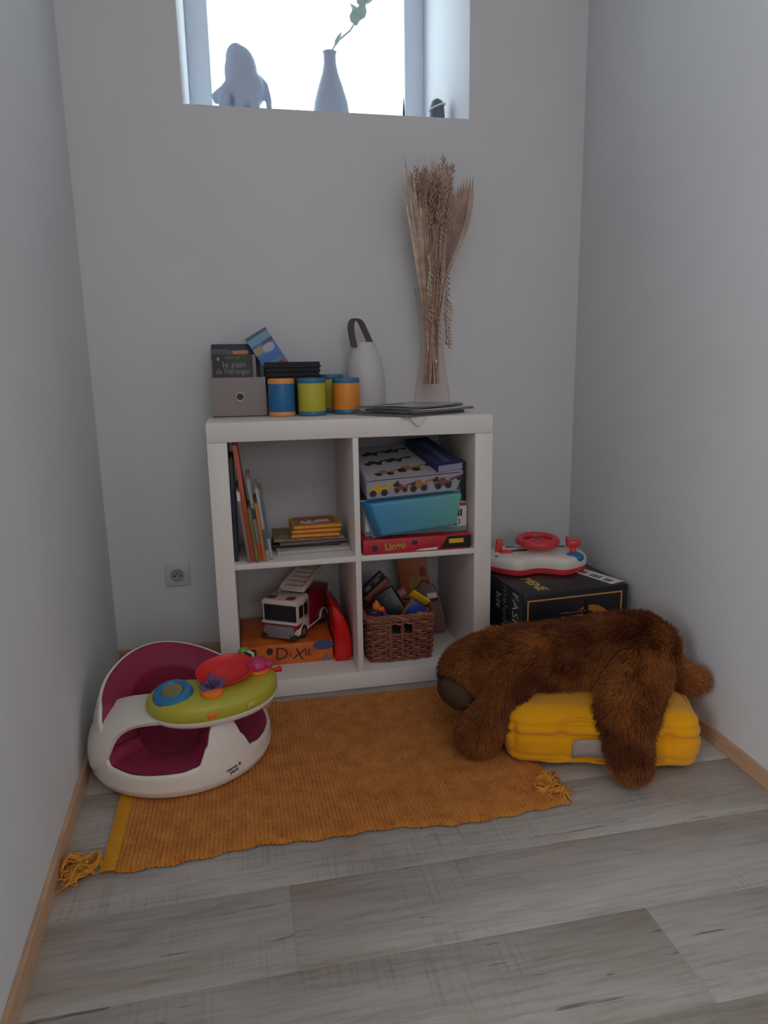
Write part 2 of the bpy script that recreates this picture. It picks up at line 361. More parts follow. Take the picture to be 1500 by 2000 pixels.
lab = B(); grid(lab, lambda u, w: (-.072 + .105 * u, -PS[1] / 2 - .0145 - .003 * math.sin(PI * u) + .006 * u * u, -.036 + .044 * w + .010 * math.sin(PI * u * .9) - .018 * u * u), 10, 4)
lo = obj('care_label', lab, mat('grey_label_cloth', s(158, 142, 132), .85), po); lo['label'] = 'grey cloth label sewn on the front'
md = lo.modifiers.new('thick', 'SOLIDIFY'); md.thickness = .001

# ================================================================== BEAR
M_bear = mat('brown_plush_skin', s(84, 46, 26), .95, .1)
bear = thing('plush_bear', 'large brown plush bear lying over the yellow cushion', 'stuffed animal', (0.85, -.40, .15))
BO = Vector((0.85, -.40, .15))
def capsule(bm, a, b_, ra, rb, n=7):
    a, b_ = Vector(a), Vector(b_)
    for k in range(n + 1):
        t_ = k / n; c = a.lerp(b_, t_); r = ra + (rb - ra) * t_; ellip(bm, c, (r, r, r), u=14, v=9)
BONES = [ # a, b, ra, rb, flow direction
    ((.985, -.405, .226), (.80, -.375, .218), .090, .078),
    ((.80, -.375, .218), (.685, -.335, .200), .078, .076),
    ((1.03, -.415, .215), (1.00, -.42, .225), .088, .092),
    ((.640, -.322, .186), (.612, -.328, .176), .070, .064),
    ((.606, -.338, .166), (.586, -.352, .152), .054, .044),
    ((.700, -.395, .185), (.640, -.428, .100), .052, .046),
    ((.640, -.428, .104), (.605, -.425, .062), .046, .046),
    ((.985, -.470, .200), (.915, -.555, .140), .078, .062),
    ((.915, -.555, .140), (.898, -.612, .058), .054, .040),
    ((1.05, -.40, .19), (1.095, -.43, .19), .05, .034),
    ((1.06, -.42, .19), (1.140, -.470, .162), .036, .030),
    ((.70, -.26, .19), (.66, -.19, .11), .05, .045),
]
b = B()
for a, c, ra, rb in BONES: capsule(b, Vector(a) - BO, Vector(c) - BO, ra, rb)
ellip(b, Vector((1.02, -.415, .235)) - BO, (.098, .09, .078)); ellip(b, Vector((.640, -.372, .226)) - BO, (.026, .016, .024)); ellip(b, Vector((.650, -.285, .228)) - BO, (.024, .016, .022))
tmpo = obj('body_source', b, M_bear)
rm = tmpo.modifiers.new('r', 'REMESH'); rm.mode = 'VOXEL'; rm.voxel_size = .0075
smo = tmpo.modifiers.new('s', 'SMOOTH'); smo.iterations = 10; smo.factor = .5
bpy.context.view_layer.update()
bme = bpy.data.meshes.new_from_object(tmpo.evaluated_get(bpy.context.evaluated_depsgraph_get())); bpy.data.objects.remove(tmpo)
bme.name = 'body'; bme.materials.clear(); bme.materials.append(M_bear); bme.shade_smooth()
body = bpy.data.objects.new('body', bme); COL.objects.link(body); body.parent = bear
# fur strands grown from the body
def fur(me, n, L, parent):
    me.calc_loop_triangles(); nv = len(me.vertices)
    co = np.empty(nv * 3, 'f'); me.vertices.foreach_get('co', co); co = co.reshape(-1, 3)
    no = np.empty(nv * 3, 'f'); me.vertices.foreach_get('normal', no); no = no.reshape(-1, 3)
    nt_ = len(me.loop_triangles); ti = np.empty(nt_ * 3, 'i'); me.loop_triangles.foreach_get('vertices', ti); ti = ti.reshape(-1, 3)
    ar_ = np.linalg.norm(np.cross(co[ti[:, 1]] - co[ti[:, 0]], co[ti[:, 2]] - co[ti[:, 0]]), axis=1); pk = rng.choice(nt_, n, p=ar_ / ar_.sum())
    r1 = np.sqrt(rng.random(n)); r2 = rng.random(n); w = np.stack([1 - r1, r1 * (1 - r2), r1 * r2], 1)
    P = (co[ti[pk]] * w[:, :, None]).sum(1); N_ = (no[ti[pk]] * w[:, :, None]).sum(1); N_ /= np.linalg.norm(N_, axis=1)[:, None]
    wp = P + np.array(BO); best = np.full(n, 9e9); D_ = np.zeros((n, 3))
    for a, c, ra, rb in BONES:
        a = np.array(a); c = np.array(c); ab = c - a; t_ = np.clip(((wp - a) @ ab) / (ab @ ab), 0, 1)
        d = np.linalg.norm(wp - a - t_[:, None] * ab, axis=1) - (ra + (rb - ra) * t_); m_ = d < best; best[m_] = d[m_]; D_[m_] = ab / np.linalg.norm(ab)
    # the muzzle patch stays short
    cl = np.array([noise.noise(Vector(p * 26)) for p in wp]); cl2 = np.array([noise.noise(Vector(p * 26) + Vector((9, 4, 1))) for p in wp]); cl3 = np.array([noise.noise(Vector(p * 26) + Vector((2, 14, 6))) for p in wp])
    mz = np.linalg.norm((wp - np.array([.562, -.366, .136])), axis=1); Ls = L * (.6 + .6 * rng.random(n)) * np.clip((mz - .036) / .03, .10, 1)
    flow = N_ * .55 + D_ * .55 + np.array([0, 0, -.38]) + np.stack([cl, cl2, cl3], 1) * .55 + rng.normal(0, .16, (n, 3))
    K = 4; pts = np.empty((n, K, 3)); pts[:, 0] = P - N_ * .002
    d0 = N_ * .9 + flow * .4; d0 /= np.linalg.norm(d0, axis=1)[:, None]; d1 = flow - N_ * .08; d1 /= np.linalg.norm(d1, axis=1)[:, None]
    for k in range(1, K):
        f = k / (K - 1); dd = d0 * (1 - f) + d1 * f + np.array([0, 0, -.10]) * f; dd /= np.linalg.norm(dd, axis=1)[:, None]; pts[:, k] = pts[:, k - 1] + dd * (Ls / (K - 1))[:, None]
    wz = pts[:, :, 2] + BO.z; pts[:, :, 2] = np.where(wz < .003, .003 - BO.z, pts[:, :, 2])
    cu = bpy.data.hair_curves.new('fur'); cu.add_curves([K] * n)
    cu.attributes['position'].data.foreach_set('vector', pts.astype('f').ravel()) if 'position' in cu.attributes else cu.position_data.foreach_set('vector', pts.astype('f').ravel())
    ra_ = cu.attributes.get('radius') or cu.attributes.new('radius', 'FLOAT', 'POINT')
    ra_.data.foreach_set('value', np.tile(np.array([.00062, .00055, .0004, .00012], 'f'), n))
    m = bpy.data.materials.new('brown_fur'); m.use_nodes = True; nt = m.node_tree; p = nt.nodes['Principled BSDF']; p.inputs['Roughness'].default_value = .6; p.inputs['Specular IOR Level'].default_value = .25
    hi = nt.nodes.new('ShaderNodeHairInfo'); r = nt.nodes.new('ShaderNodeValToRGB'); nt.links.new(hi.outputs['Random'], r.inputs[0])
    r.color_ramp.elements[0].color = (*s(112, 60, 30), 1); r.color_ramp.elements[1].color = (*s(172, 104, 56), 1)
    tc = nt.nodes.new('ShaderNodeTexCoord'); nz = nt.nodes.new('ShaderNodeTexNoise'); nz.inputs['Scale'].default_value = 9; nz.inputs['Detail'].default_value = 3; nt.links.new(tc.outputs['Object'], nz.inputs['Vector'])
    r2 = nt.nodes.new('ShaderNodeValToRGB'); nt.links.new(nz.outputs['Fac'], r2.inputs[0]); r2.color_ramp.elements[0].position = .38; r2.color_ramp.elements[1].position = .64
    r2.color_ramp.elements[0].color = (.46, .36, .34, 1); r2.color_ramp.elements[1].color = (1.25, 1.3, 1.15, 1)  # noise darkens and gilds the strands, imitating shading of the nap
    mx = nt.nodes.new('ShaderNodeMix'); mx.data_type = 'RGBA'; mx.blend_type = 'MULTIPLY'; mx.inputs[0].default_value = 1; nt.links.new(r.outputs[0], mx.inputs[6]); nt.links.new(r2.outputs[0], mx.inputs[7])
    nt.links.new(mx.outputs[2], p.inputs['Base Color']); cu.materials.append(m)
    o = bpy.data.objects.new('fur', cu); COL.objects.link(o); o.parent = parent; o['kind'] = 'stuff'; return o
fur(bme, 110000, .0235, bear)
M_muz = mat('dark_muzzle_plush', s(78, 56, 44), .8, .2, bump=.5, bscale=500)
# muzzle cap: short dark plush snout with nose on top
mzn = Vector((-.74, -.30, -.60)).normalized(); mzm = Matrix.Translation(Vector((.566, -.366, .140)) - BO) @ mzn.to_track_quat('Z', 'Y').to_matrix().to_4x4()
b = B(); ellip(b, (0, 0, 0), (.051, .048, .031), mzm, u=28, v=18); mo = obj('muzzle', b, M_muz, bear); mo['label'] = 'dark brown short plush muzzle'
nzm = Matrix.Translation(Vector((.536, -.358, .166)) - BO); b = B(); ellip(b, (0, 0, 0), (.012, .017, .010), nzm); obj('nose', b, mat('nose_plush', s(36, 28, 26), .5), bear)

# ================================================================== BABY SEAT
CH = tr(-.0915, -.2485, .009) @ rot(rz=33)
bs = thing('baby_seat', 'cream and plum moulded baby floor seat with toy tray, by the left wall', 'baby seat', m=CH)
RIM = [(0, .150), (8, .142), (13, .100), (19, .064), (30, .058), (58, .056), (76, .062), (84, .085), (93, .135), (104, .168), (120, .188), (150, .218), (180, .230)]
def rim(a):
    a = abs((a + 180) % 360 - 180)
    if a > 104: return .168 + .064 * math.sin((a - 104) / 76 * PI / 2) ** 1.15
    for (a0, z0), (a1, z1) in zip(RIM, RIM[1:]):
        if a <= a1:
            t_ = (a - a0) / (a1 - a0); t_ = t_ * t_ * (3 - 2 * t_); return z0 + (z1 - z0) * t_
    return RIM[-1][1]
def rad(z):
    P = [(0, .196), (.008, .206), (.022, .2125), (.05, .2115), (.10, .203), (.15, .190), (.20, .173), (.25, .150)]
    for (z0, r0), (z1, r1) in zip(P, P[1:]):
        if z <= z1: return r0 + (r1 - r0) * (z - z0) / (z1 - z0)
    return P[-1][1]
def cyl(a, r, z): return (r * math.sin(math.radians(a)), -r * math.cos(math.radians(a)), z)
NA = 180
def shellf(u, w):
    a = u * 360; h = rim(a)
    if w < .72: z = h * (w / .72) ** .9; return cyl(a, rad(z), z)
    if w < .86: t_ = (w - .72) / .14; return cyl(a, rad(h) - .010 * t_, h + .004 * math.sin(PI * t_))
    t_ = (w - .86) / .14; return cyl(a, rad(h) - .010 - .002 * t_, h - .03 * t_)
b = B(); vs = grid(b, shellf, NA, 34, True); b.faces.new([v[0] for v in vs][::-1]); obj('shell', b, M_shell, bs, ang=60)
def insf(u, w):
    a = u * 360; h = rim(a); r0 = rad(h) - .0095; back = abs((a + 180) % 360 - 180) / 180
    hole = .108 + .012 * (1 - back); zf = .058
    if w < .35:
        t_ = w / .35; z1 = max(h - .022 - .045 * max(0, back - .4), .062) if h > .09 else max(h + .004, .05)
        return cyl(a, r0 + (hole - r0) * t_, h + .003 + (z1 - h - .003) * t_ ** 1.3 + .004 * math.sin(PI * t_))
    z1 = max(h - .022 - .045 * max(0, back - .4), .062) if h > .09 else max(h + .004, .05)
    if w < .8:
        t_ = (w - .35) / .45; return cyl(a, hole - .014 * t_ ** 2, z1 + (zf - z1) * t_)
    t_ = (w - .8) / .2; return cyl(a, (hole - .014) * (1 - t_) + .001, zf - .006 * t_)
b = B(); grid(b, insf, NA, 40, True); o = obj('seat_insert', b, M_plum, bs, ang=60); o['label'] = 'plum soft foam seat insert'
# tray and arms are placed in world measures, converted to the seat's frame
INV = CH.inverted()
TW = tr(-.003, -.345, .178) @ rot(rz=19, rx=5)
TL = INV @ TW
def kidney(a, k=1.0, dz=0.0):
    c, s_ = math.cos(a), math.sin(a); x = .150 * k * (abs(c) ** .8) * (1 if c >= 0 else -1); y = .090 * k * s_
    if s_ > 0: y = .072 * k * s_ - .040 * k * math.exp(-(x / .06) ** 2) * s_
    return x, y + .012 * (x / .15) ** 2
def tray_surf(prof, nu=96):
    b = B(); vs = []
    for k, z in prof: vs.append([b.verts.new(TL @ Vector((*kidney(2 * PI * i / nu, k), z))) for i in range(nu)])
    for p, q in zip(vs, vs[1:]):
        for i in range(nu): b.faces.new((p[i], p[(i + 1) % nu], q[(i + 1) % nu], q[i]))
    b.faces.new(vs[0][::-1]); b.faces.new(vs[-1]); return b
tray = obj('tray', tray_surf([(.96, .004), (1.0, .008), (1.015, .018), (1.0, .032), (.94, .042), (.82, .047), (.55, .049), (.2, .049)]), M_lime, bs, ang=60); tray['label'] = 'lime green toy tray'
o = obj('tray_base', tray_surf([(.80, -.012), (.95, -.008), (1.01, 0), (1.02, .006), (.96, .0085)]), M_shell, bs, ang=60)
def W2S(p): return INV @ Vector(p)
ROWS = [(-70, -58, .040, .040, .212), (-80, -50, .046, .048, .214), (-88, -44, .066, .070, .214), (-92, -43, .100, .104, .209), (-95, -46, .134, .132, .198)]
CC = Vector((-.0915, -.2485, 0))
def armrow(u):
    if u < len(ROWS):
        a0, a1, z0, z1, r = ROWS[u]; out = []
        for k in range(11):
            q = k / 10; a = math.radians(a0 + (a1 - a0) * q); rr_ = r + .006 * math.sin(PI * q) ** .6; out.append(CC + Vector((rr_ * math.sin(a), -rr_ * math.cos(a), z0 + (z1 - z0) * q + .009)))
        return out
    p0, p1 = (((-.252, -.272, .171), (-.208, -.385, .158)), ((-.214, -.290, .191), (-.172, -.408, .176)), ((-.165, -.302, .197), (-.135, -.425, .184)), ((-.115, -.305, .193), (-.095, -.432, .184)), ((-.07, -.305, .186), (-.06, -.425, .180)))[u - len(ROWS)]
    p0, p1 = Vector(p0), Vector(p1); out = []
    for k in range(11):
        q = k / 10; c = p0.lerp(p1, q); c += Vector((-.3, 0, .95)).normalized() * .007 * math.sin(PI * q) ** .6; out.append(c)
    return out
AR_ = [armrow(u) for u in range(len(ROWS) + 5)]
for _ in range(2):          # smooth along the arm
    AR_ = [AR_[0]] + [[(AR_[i - 1][k] + AR_[i][k] * 2 + AR_[i + 1][k]) / 4 for k in range(11)] for i in range(1, len(AR_) - 1)] + [AR_[-1]]
b = B(); vs = [[b.verts.new(INV @ p) for p in row] for row in AR_]
for p, q in zip(vs, vs[1:]):
    for k in range(10): b.faces.new((p[k], p[k + 1], q[k + 1], q[k]))
bmesh.ops.recalc_face_normals(b, faces=b.faces[:])
ao = obj('tray_arm', b, M_shell, bs, ang=80); md = ao.modifiers.new('thick', 'SOLIDIFY'); md.thickness = .011; md.offset = -1
bv = ao.modifiers.new('round', 'BEVEL'); bv.width = .004; bv.segments = 2; bv.limit_method = 'ANGLE'; sd_ = ao.modifiers.new('sub', 'SUBSURF'); sd_.levels = 1; sd_.render_levels = 1
P = [W2S(p) for p in [(.108, -.150, .060), (.118, -.185, .105), (.118, -.220, .140), (.106, -.250, .168)]]
obj('tray_arm', tube(B(), P, [.016, .020, .020, .018], 14), M_shell, bs)
def on_tray(x, y, z=.049): return TL @ tr(x, y, z)
b = B(); lathe(b, [(.046, -.022), (.045, -.004), (.040, .006), (.028, .010), (.024, .006)], 36, on_tray(-.096, -.004, .050) @ rot(ry=-7, rx=6), cap1=False); tp = obj('dial_ring', b, M_blue, tray)
b = B(); lathe(b, [(.0245, .005), (.023, .007), (.0, .0075)], 30, on_tray(-.096, -.004, .050) @ rot(ry=-7, rx=6), cap1=False); obj('mirror', b, mat('mirror_olive', s(150, 142, 100), .15, metal=.6), tray)
dm = on_tray(.030, .010, .0645) @ rot(rx=9, ry=-4)
b = B(); lathe(b, [(.014, -.020), (.050, -.012), (.066, .001), (.069, .007), (.0655, .0075), (.050, -.005), (.02, -.010), (0, -.011)], 44, dm @ Matrix.Diagonal((1.0, .8, 1, 1)), cap1=False); dish = obj('dish', b, M_red, tray)
b = B(); lathe(b, [(.022, -.010), (.025, 0), (.023, .007), (.012, .010)], 28, on_tray(-.020, -.046, .049) @ rot(rx=8)); obj('spinner_base', b, M_orange, tray)
b = B()
for k, (a, l) in enumerate(((160, .034), (128, .028), (90, .038), (52, .028), (22, .036))):
    m_ = on_tray(-.018, -.044, .060) @ rot(rx=-22) @ rot(ry=90 - a)
    prism(b, [(-.004, 0), (-.009, l * .55), (0, l), (.009, l * .55), (.004, 0)], -.0025, .0025, m_)
obj('spinner_star', b, M_purple, tray)
M_pink = mat('magenta_plastic', s(190, 48, 100), .35)
b = B(); lathe(b, [(.026, 0), (.029, .006), (.027, .012)], 26, on_tray(.106, .006, .046)); obj('knob_base', b, M_orange, tray)
b = B(); ellip(b, (0, 0, .004), (.027, .024, .021), on_tray(.106, .006, .058)); ellip(b, (.022, -.006, .004), (.014, .012, .012), on_tray(.106, .006, .058)); obj('ladybird_knob', b, M_pink, tray)
b = B()
for k in range(5): bx(-.030 + k * .010, -.022 + k * .010, -.010, .010, 0, .012, .001, on_tray(.096, .058, .058) @ rot(rz=20), bm=b, mi=k % 2)
obj('striped_roller', b, [M_shell, M_black], tray)
b = B(); ellip(b, (0, 0, 0), (.014, .011, .011), on_tray(.098, .080, .066)); obj('green_bead', b, mat('green_plastic', s(120, 150, 40), .4), tray)
b = B(); tube(b, [TL @ Vector(p) for p in ((.140, .03, .025), (.162, .034, .022), (.176, .036, .021))], [.006, .006, .0075], 10); obj('lever', b, M_red, tray)
b = B(); ellip(b, (0, 0, 0), (.011, .003, .008), TL @ tr(-.034, -.0895, .022)); prism(b, [(.008, 0), (.020, .007), (.016, 0), (.013, -.003)], -.001, .001, TL @ tr(-.034, -.0895, .022)); obj('fish_badge', b, M_orange, tray)
b = B(); bx(-.016, .016, -.0015, .0015, -.0045, .0045, .001, TL @ tr(.060, -.0835, .022) @ rot(rz=24), bm=b); obj('maker_badge', b, mat('pale_badge', s(196, 192, 130), .5), tray)
# maker's mark on the shell, two short lines
for k, w_ in enumerate(('mamas &', 'papas')):
    zc = .042 - k * .0085; a = 2.5; m_ = rot(rz=a) @ tr(0, -rad(zc) - .0006, zc) @ rot(rx=90 - 4) @ rot(rz=6)
    text(w_, .0105, m_, M_dark, bs, bold=.0002)

# ================================================================== BLACK BOX + TOY STEERING CONSOLE
M_bbox = mat('black_printed_card', s(30, 27, 34), .38, .5)
M_bside = mat('dark_blue_black_card', s(34, 38, 48), .4)
BX = tr(.842, -.126, 0) @ rot(rz=4)
BW, BD, BH = .338, .40, .290
bbx = thing('cardboard_box', 'large black printed cardboard box with gold frame, between the shelf and right wall', 'box', m=BX)
obj('carton', bx(0, BW, 0, BD, .001, BH, .003), M_bbox, bbx)
obj('side_print', bx(-.0006, .0005, .004, BD - .004, .005, BH - .004), M_bside, bbx)
b = B()
for (x0, x1, z0, z1) in ((.012, .318, .268, .2725), (.012, .0165, .02, .268), (.3135, .318, .02, .268), (.012, .318, .02, .0245)): bx(x0, x1, -.0008, .0005, z0, z1, bm=b)
obj('gold_frame', b, M_gold, bbx)
# printed picture: round orange bag with a dark handle
M_pic = mat('orange_brown_print', s(196, 120, 36), .45, var=.12, vscale=20)
b = B(); prism(b, [(.215 + .085 * math.cos(a), .135 + .105 * math.sin(a) ** 1) for a in [2 * PI * k / 36 for k in range(36)]], -.0007, .0004); prism(b, [(.17 + .05 * math.cos(a), .15 + .06 * math.sin(a)) for a in [2 * PI * k / 24 for k in range(24)]], -.00075, .0004)
obj('printed_bag', b, M_pic, bbx)
b = B(); prism(b, [(.118, .222), (.205, .230), (.205, .218), (.132, .210), (.132, .182), (.118, .182)], -.0012, .0004); prism(b, [(.196, .262), (.207, .262), (.207, .205), (.190, .205)], -.0012, .0004); ellip(b, (.212, 0, .214), (.014, .0012, .012))
obj('printed_handle', b, M_black, bbx)
b = B(); bx(.120, .130, -.0016, .0004, .209, .213, bm=b); bx(.118, .2, -.0016, .0004, .2225, .2245, bm=b); obj('printed_buckle', b, M_grey, bbx)
M_lt = mat('white_print', s(206, 204, 208), .6)
SIDE = tr(-.001, 0, 0) @ rot(rz=-90) @ FRONT      # reads on the face turned to -x
text('FASHION', .050, tr(-.001, .052, .178) @ rot(rz=-90) @ FRONT @ rot(rz=-90), M_lt, bbx, bold=-.0003)
text('melodic sol', .046, tr(-.001, .118, .178) @ rot(rz=-90) @ FRONT @ rot(rz=-90), mat('dim_print', s(120, 120, 128), .6), bbx)
text('kit', .050, tr(-.001, .165, .225) @ rot(rz=-90) @ FRONT @ rot(rz=-90), M_lt, bbx)
text('MENE', .046, tr(.075, .085, BH + .0005) @ rot(rz=-90), mat('gold_letters', s(216, 176, 90), .5), bbx, bold=.001)
# white keyboard band across the top
b = B(); KB = tr(.282, .140, BH + .0004) @ rot(rz=-75)
bx(-.150, .125, -.026, .026, 0, .0008, m=KB, bm=b)
kb = obj('keyboard_band', b, M_paper, bbx)
b = B()
for k in range(14):
    if k % 4 != 3: bx(-.086 + k * .014, -.078 + k * .014, -.016, .006, .0006, .0014, m=KB, bm=b)
obj('printed_keys', b, M_dark, bbx)

TY = tr(.985, .125, BH) @ rot(rz=-12)
M_twhite = mat('toy_white_plastic', s(232, 222, 216), .3)
M_tred = mat('toy_coral_red', s(222, 62, 70), .35)
ty = thing('toy_steering_console', 'white and red toy steering wheel console on the black box', 'toy', m=TY)
def cons(k, wob=1.0):
    pts = []
    for i in range(64):
        a = 2 * PI * i / 64; c, s_ = math.cos(a), math.sin(a); e = 3.2; f = (abs(c) ** e + abs(s_) ** e) ** (-1 / e)
        x = .158 * k * c * f; y = .088 * k * s_ * f
        if s_ < 0: y += wob * .014 * math.cos(x * 42) * (-s_) 
        pts.append((x, y))
    return pts
def stack(prof):
    b = B(); vs = [[b.verts.new((x, y, z)) for x, y in cons(k)] for k, z in prof]
    for p, q in zip(vs, vs[1:]):
        for i in range(64): b.faces.new((p[i], p[(i + 1) % 64], q[(i + 1) % 64], q[i]))
    b.faces.new(vs[0][::-1]); b.faces.new(vs[-1]); return b
obj('base_skirt', stack([(.95, .001), (.98, .004), (.99, .022)]), M_tred, ty, ang=50)
obj('console_body', stack([(.99, .020), (1.0, .026), (1.0, .040), (.96, .050), (.88, .054), (.5, .056)]), M_twhite, ty, ang=50)
hub = lathe(B(), [(.022, .054), (.020, .066), (.034, .080)], 24, tr(.012, .035, 0)); obj('steering_column', hub, M_tred, ty)
WM = tr(.012, .030, .082) @ rot(rx=3)
b = B(); tube(b, [WM @ Vector((.058 * math.cos(a), .058 * math.sin(a), 0)) for a in [2 * PI * k / 40 for k in range(40)]], .0125, 12, True)
for a in (90, 210, 330): tube(b, [WM @ Vector((0, 0, -.002)), WM @ Vector((.055 * math.cos(math.radians(a)), .055 * math.sin(math.radians(a)), 0))], .010, 10)
ellip(b, (0, 0, 0), (.026, .026, .010), WM); wh = obj('steering_wheel', b, M_tred, ty)
obj('horn_button', lathe(B(), [(.014, 0), (.013, .003), (.0, .004)], 20, WM @ tr(0, 0, .008), cap1=False), mat('horn_rubber', s(96, 70, 72), .5), wh)
b = B(); ellip(b, (0, 0, 0), (.030, .028, .017), tr(.112, -.046, .046)); obj('blue_dome', b, M_blue, ty)
b = B(); tube(b, [(.110, -.038, .058), (.108, -.036, .076)], [.011, .010], 12); bx(-.017, .024, -.011, .011, -.010, .012, .006, tr(.108, -.034, .086) @ rot(ry=-6), bm=b); bx(-.019, -.008, -.012, .012, -.010, .024, .004, tr(.108, -.034, .086) @ rot(ry=-6), bm=b); obj('gear_lever', b, M_tred, ty)
b = B(); bx(-.012, .010, -.008, .008, 0, .044, .005, tr(-.116, .006, .050) @ rot(ry=6), bm=b); ellip(b, (0, 0, 0), (.022, .016, .009), tr(-.095, -.014, .055)); obj('indicator_lever', b, M_tred, ty)
b = B(); bx(-.030, .030, -.005, .005, 0, .006, .002, tr(-.055, .0, .054) @ rot(rz=10), bm=b); obj('black_slider', b, M_black, ty)
for x in (-.072, .092): obj('speaker_slot', lathe(B(), [(.016, 0), (.014, .003)], 18, tr(x, .052, .053) @ Matrix.Diagonal((1.2, .7, 1, 1))), mat('slot_grey', s(90, 96, 98), .5), ty)
for k in range(2): obj('push_button', lathe(B(), [(.008, 0), (.007, .003)], 14, tr(-.128 + .0 * k, -.048 + .022 * k, .051)), M_grey, ty)

# ================================================================== BOOKS, UPPER LEFT CUBE
def bookm(name, c, **k): return mat(name, c, .55, .4, var=.06, vscale=40, **k)
def book(label, m, d, h, t, cov, group=None, bands=(), cat='book', name='book', half=True):
    """stands on z=0, spine towards -y, thickness along x"""
    r = thing(name, label, cat, m=m, group=group); ct = min(.0015, t * .2)
    b = B(); bx(-t / 2, t / 2, 0, ct, 0, h, .0004, bm=b); bx(-t / 2, -t / 2 + ct, ct * .9, d, 0, h, bm=b); bx(t / 2 - ct, t / 2, ct * .9, d, 0, h, bm=b)
    obj('cover', b, cov, r); obj('pages', bx(-t / 2 + ct, t / 2 - ct, ct, d - .002, .002, h - .002), M_paper, r)
    for z0, z1, mm in bands: obj('spine_print', bx(-t / 2 + .0004, t / 2 - .0004, -.0005, .0003, z0, z1), mm, r)
    return r
G1 = 'books leaning in the upper left cube'
zb = Z2 + .0005
book('thin dark teal upright book against the left side of the upper left cube', tr(T + .0065, .035, zb), .21, .285, .010, bookm('dark_teal_cover', s(52, 66, 70)), G1, [(.13, .2, bookm('navy_spine', s(48, 56, 84)))])
xx = T + .0365
for (h, t, c, lab, bands, yy, dd) in (
    (.205, .009, bookm('rose_beige_cover', s(150, 116, 112)), 'thin rose beige book leaning beside the dark teal book', [(.175, .2, M_paper)], .012, .20),
    (.326, .012, bookm('orange_red_cover', s(190, 92, 74)), 'tall orange red book leaning, the tallest in the upper left cube', [(.06, .19, bookm('deep_orange', s(186, 84, 46)))], .020, .26),
    (.150, .009, bookm('olive_cover', s(116, 112, 62)), 'short olive green book leaning next to the tall orange red one', [(.01, .05, bookm('olive_light', s(128, 128, 40)))], .010, .16),
    (.232, .010, bookm('pale_grey_cover', s(156, 154, 150)), 'pale grey leaning book with a bright red spine foot', [(.002, .05, bookm('coral_spine', s(206, 92, 70))), (.12, .15, bookm('dark_spine', s(70, 78, 70)))], .024, .2),
    (.165, .008, bookm('amber_cover', s(196, 122, 58)), 'slim amber yellow book leaning between the pale grey ones', [], .014, .17),
    (.205, .009, bookm('offwhite_cover', s(178, 172, 168)), 'off white leaning book left of the blue one', [(.03, .09, bookm('slate_spine', s(88, 104, 112)))], .022, .18),
    (.190, .009, bookm('steel_blue_cover', s(92, 112, 132)), 'steel blue leaning book with white foot, last of the row', [(.002, .06, bookm('white_foot', s(168, 172, 174)))], .030, .18)):
    a = 6.0; m_ = tr(xx, yy, zb) @ Matrix.Rotation(math.radians(-a), 4, 'Y') @ tr(t / 2, 0, 0)
    book(lab, m_, dd, h, t, c, G1, bands); xx += t / math.cos(math.radians(a)) + .0006

# flat pile in the same cube
def slab(label, m, w, d, h, cov, group, r=.0, cat='book', name='book', spine=True):
    t_ = thing(name, label, cat, m=m, group=group); c = min(.0012, h * .2)
    b = B(); bx(-w / 2, w / 2, -d / 2, d / 2, 0, c, .0004, bm=b); bx(-w / 2, w / 2, -d / 2, d / 2, h - c, h, .0004, bm=b); bx(-w / 2, w / 2, -d / 2, -d / 2 + c, 0, h, .0004, bm=b)
    obj('cover', b, cov, t_); obj('pages', bx(-w / 2 + .002, w / 2 - .0015, -d / 2 + c, d / 2 - .002, c, h - c), M_paper, t_); return t_
G2 = 'books lying flat in the upper left cube'
z = zb
for (lab, w, d, h, c, x, y, a) in (
    ('white flat book at the bottom of the lying pile', .215, .15, .011, bookm('white_cover', s(190, 184, 180)), .275, .150, 3),
    ('dark green flat book second from the bottom of the lying pile', .20, .15, .009, bookm('bottle_green', s(58, 64, 54)), .262, .180, -4),
    ('mauve flat booklet under the yellow books', .20, .16, .007, bookm('mauve_cover', s(128, 106, 108)), .275, .18, 5),
    ('cream flat booklet with red and green print under the yellow books', .205, .15, .009, bookm('cream_print', s(170, 150, 110), col2=s(140, 110, 86)), .268, .185, 0)):
    slab(lab, tr(x, y, z) @ rot(rz=a), w, d, h, c, G2); z += h + .0004
M_och = mat('ochre_card', s(228, 150, 56), .5, var=.06, vscale=30); M_brn = mat('brown_orange_print', s(176, 102, 62), .5)
labs = ('lowest of three yellow rounded board books on the pile', 'middle of three yellow rounded board books on the pile', 'top yellow rounded board book with a spotted puppy on its cover')
for k in range(3):
    hgt = .0125
    yb = thing('board_book', labs[k], 'book', m=tr(.288 + .002 * k, .165 + .002 * k, z) @ rot(rz=-1 + 1.5 * k), group='yellow board books in the upper left cube')
    b = B(); roundbox(b, (.146, .128, hgt - .0006), .0058, 10, tr(0, 0, hgt / 2)); obj('cover', b, M_och, yb)
    if k == 2:
        obj('cover_panel', bx(-.062, .058, -.050, .054, 0, .0005, m=tr(0, 0, hgt)), M_brn, yb)
        b = B(); ellip(b, (0, 0, 0), (.030, .026, .0008), tr(-.022, -.018, hgt + .0004)); ellip(b, (0, 0, 0), (.014, .01, .0008), tr(-.048, -.010, hgt + .0004)); bx(-.014, .04, -.028, .004, .0004, .0009, m=tr(0, 0, hgt), bm=b); obj('puppy_print', b, M_paper, yb)
        b = B()
        for q, (x, y) in enumerate(((-.050, -.012), (-.030, -.008), (-.006, .0), (-.010, -.022))): ellip(b, (0, 0, 0), (.006, .006, .0009), tr(x, y, hgt + .0011))
        obj('printed_spots', b, M_dark, yb)
    z += hgt

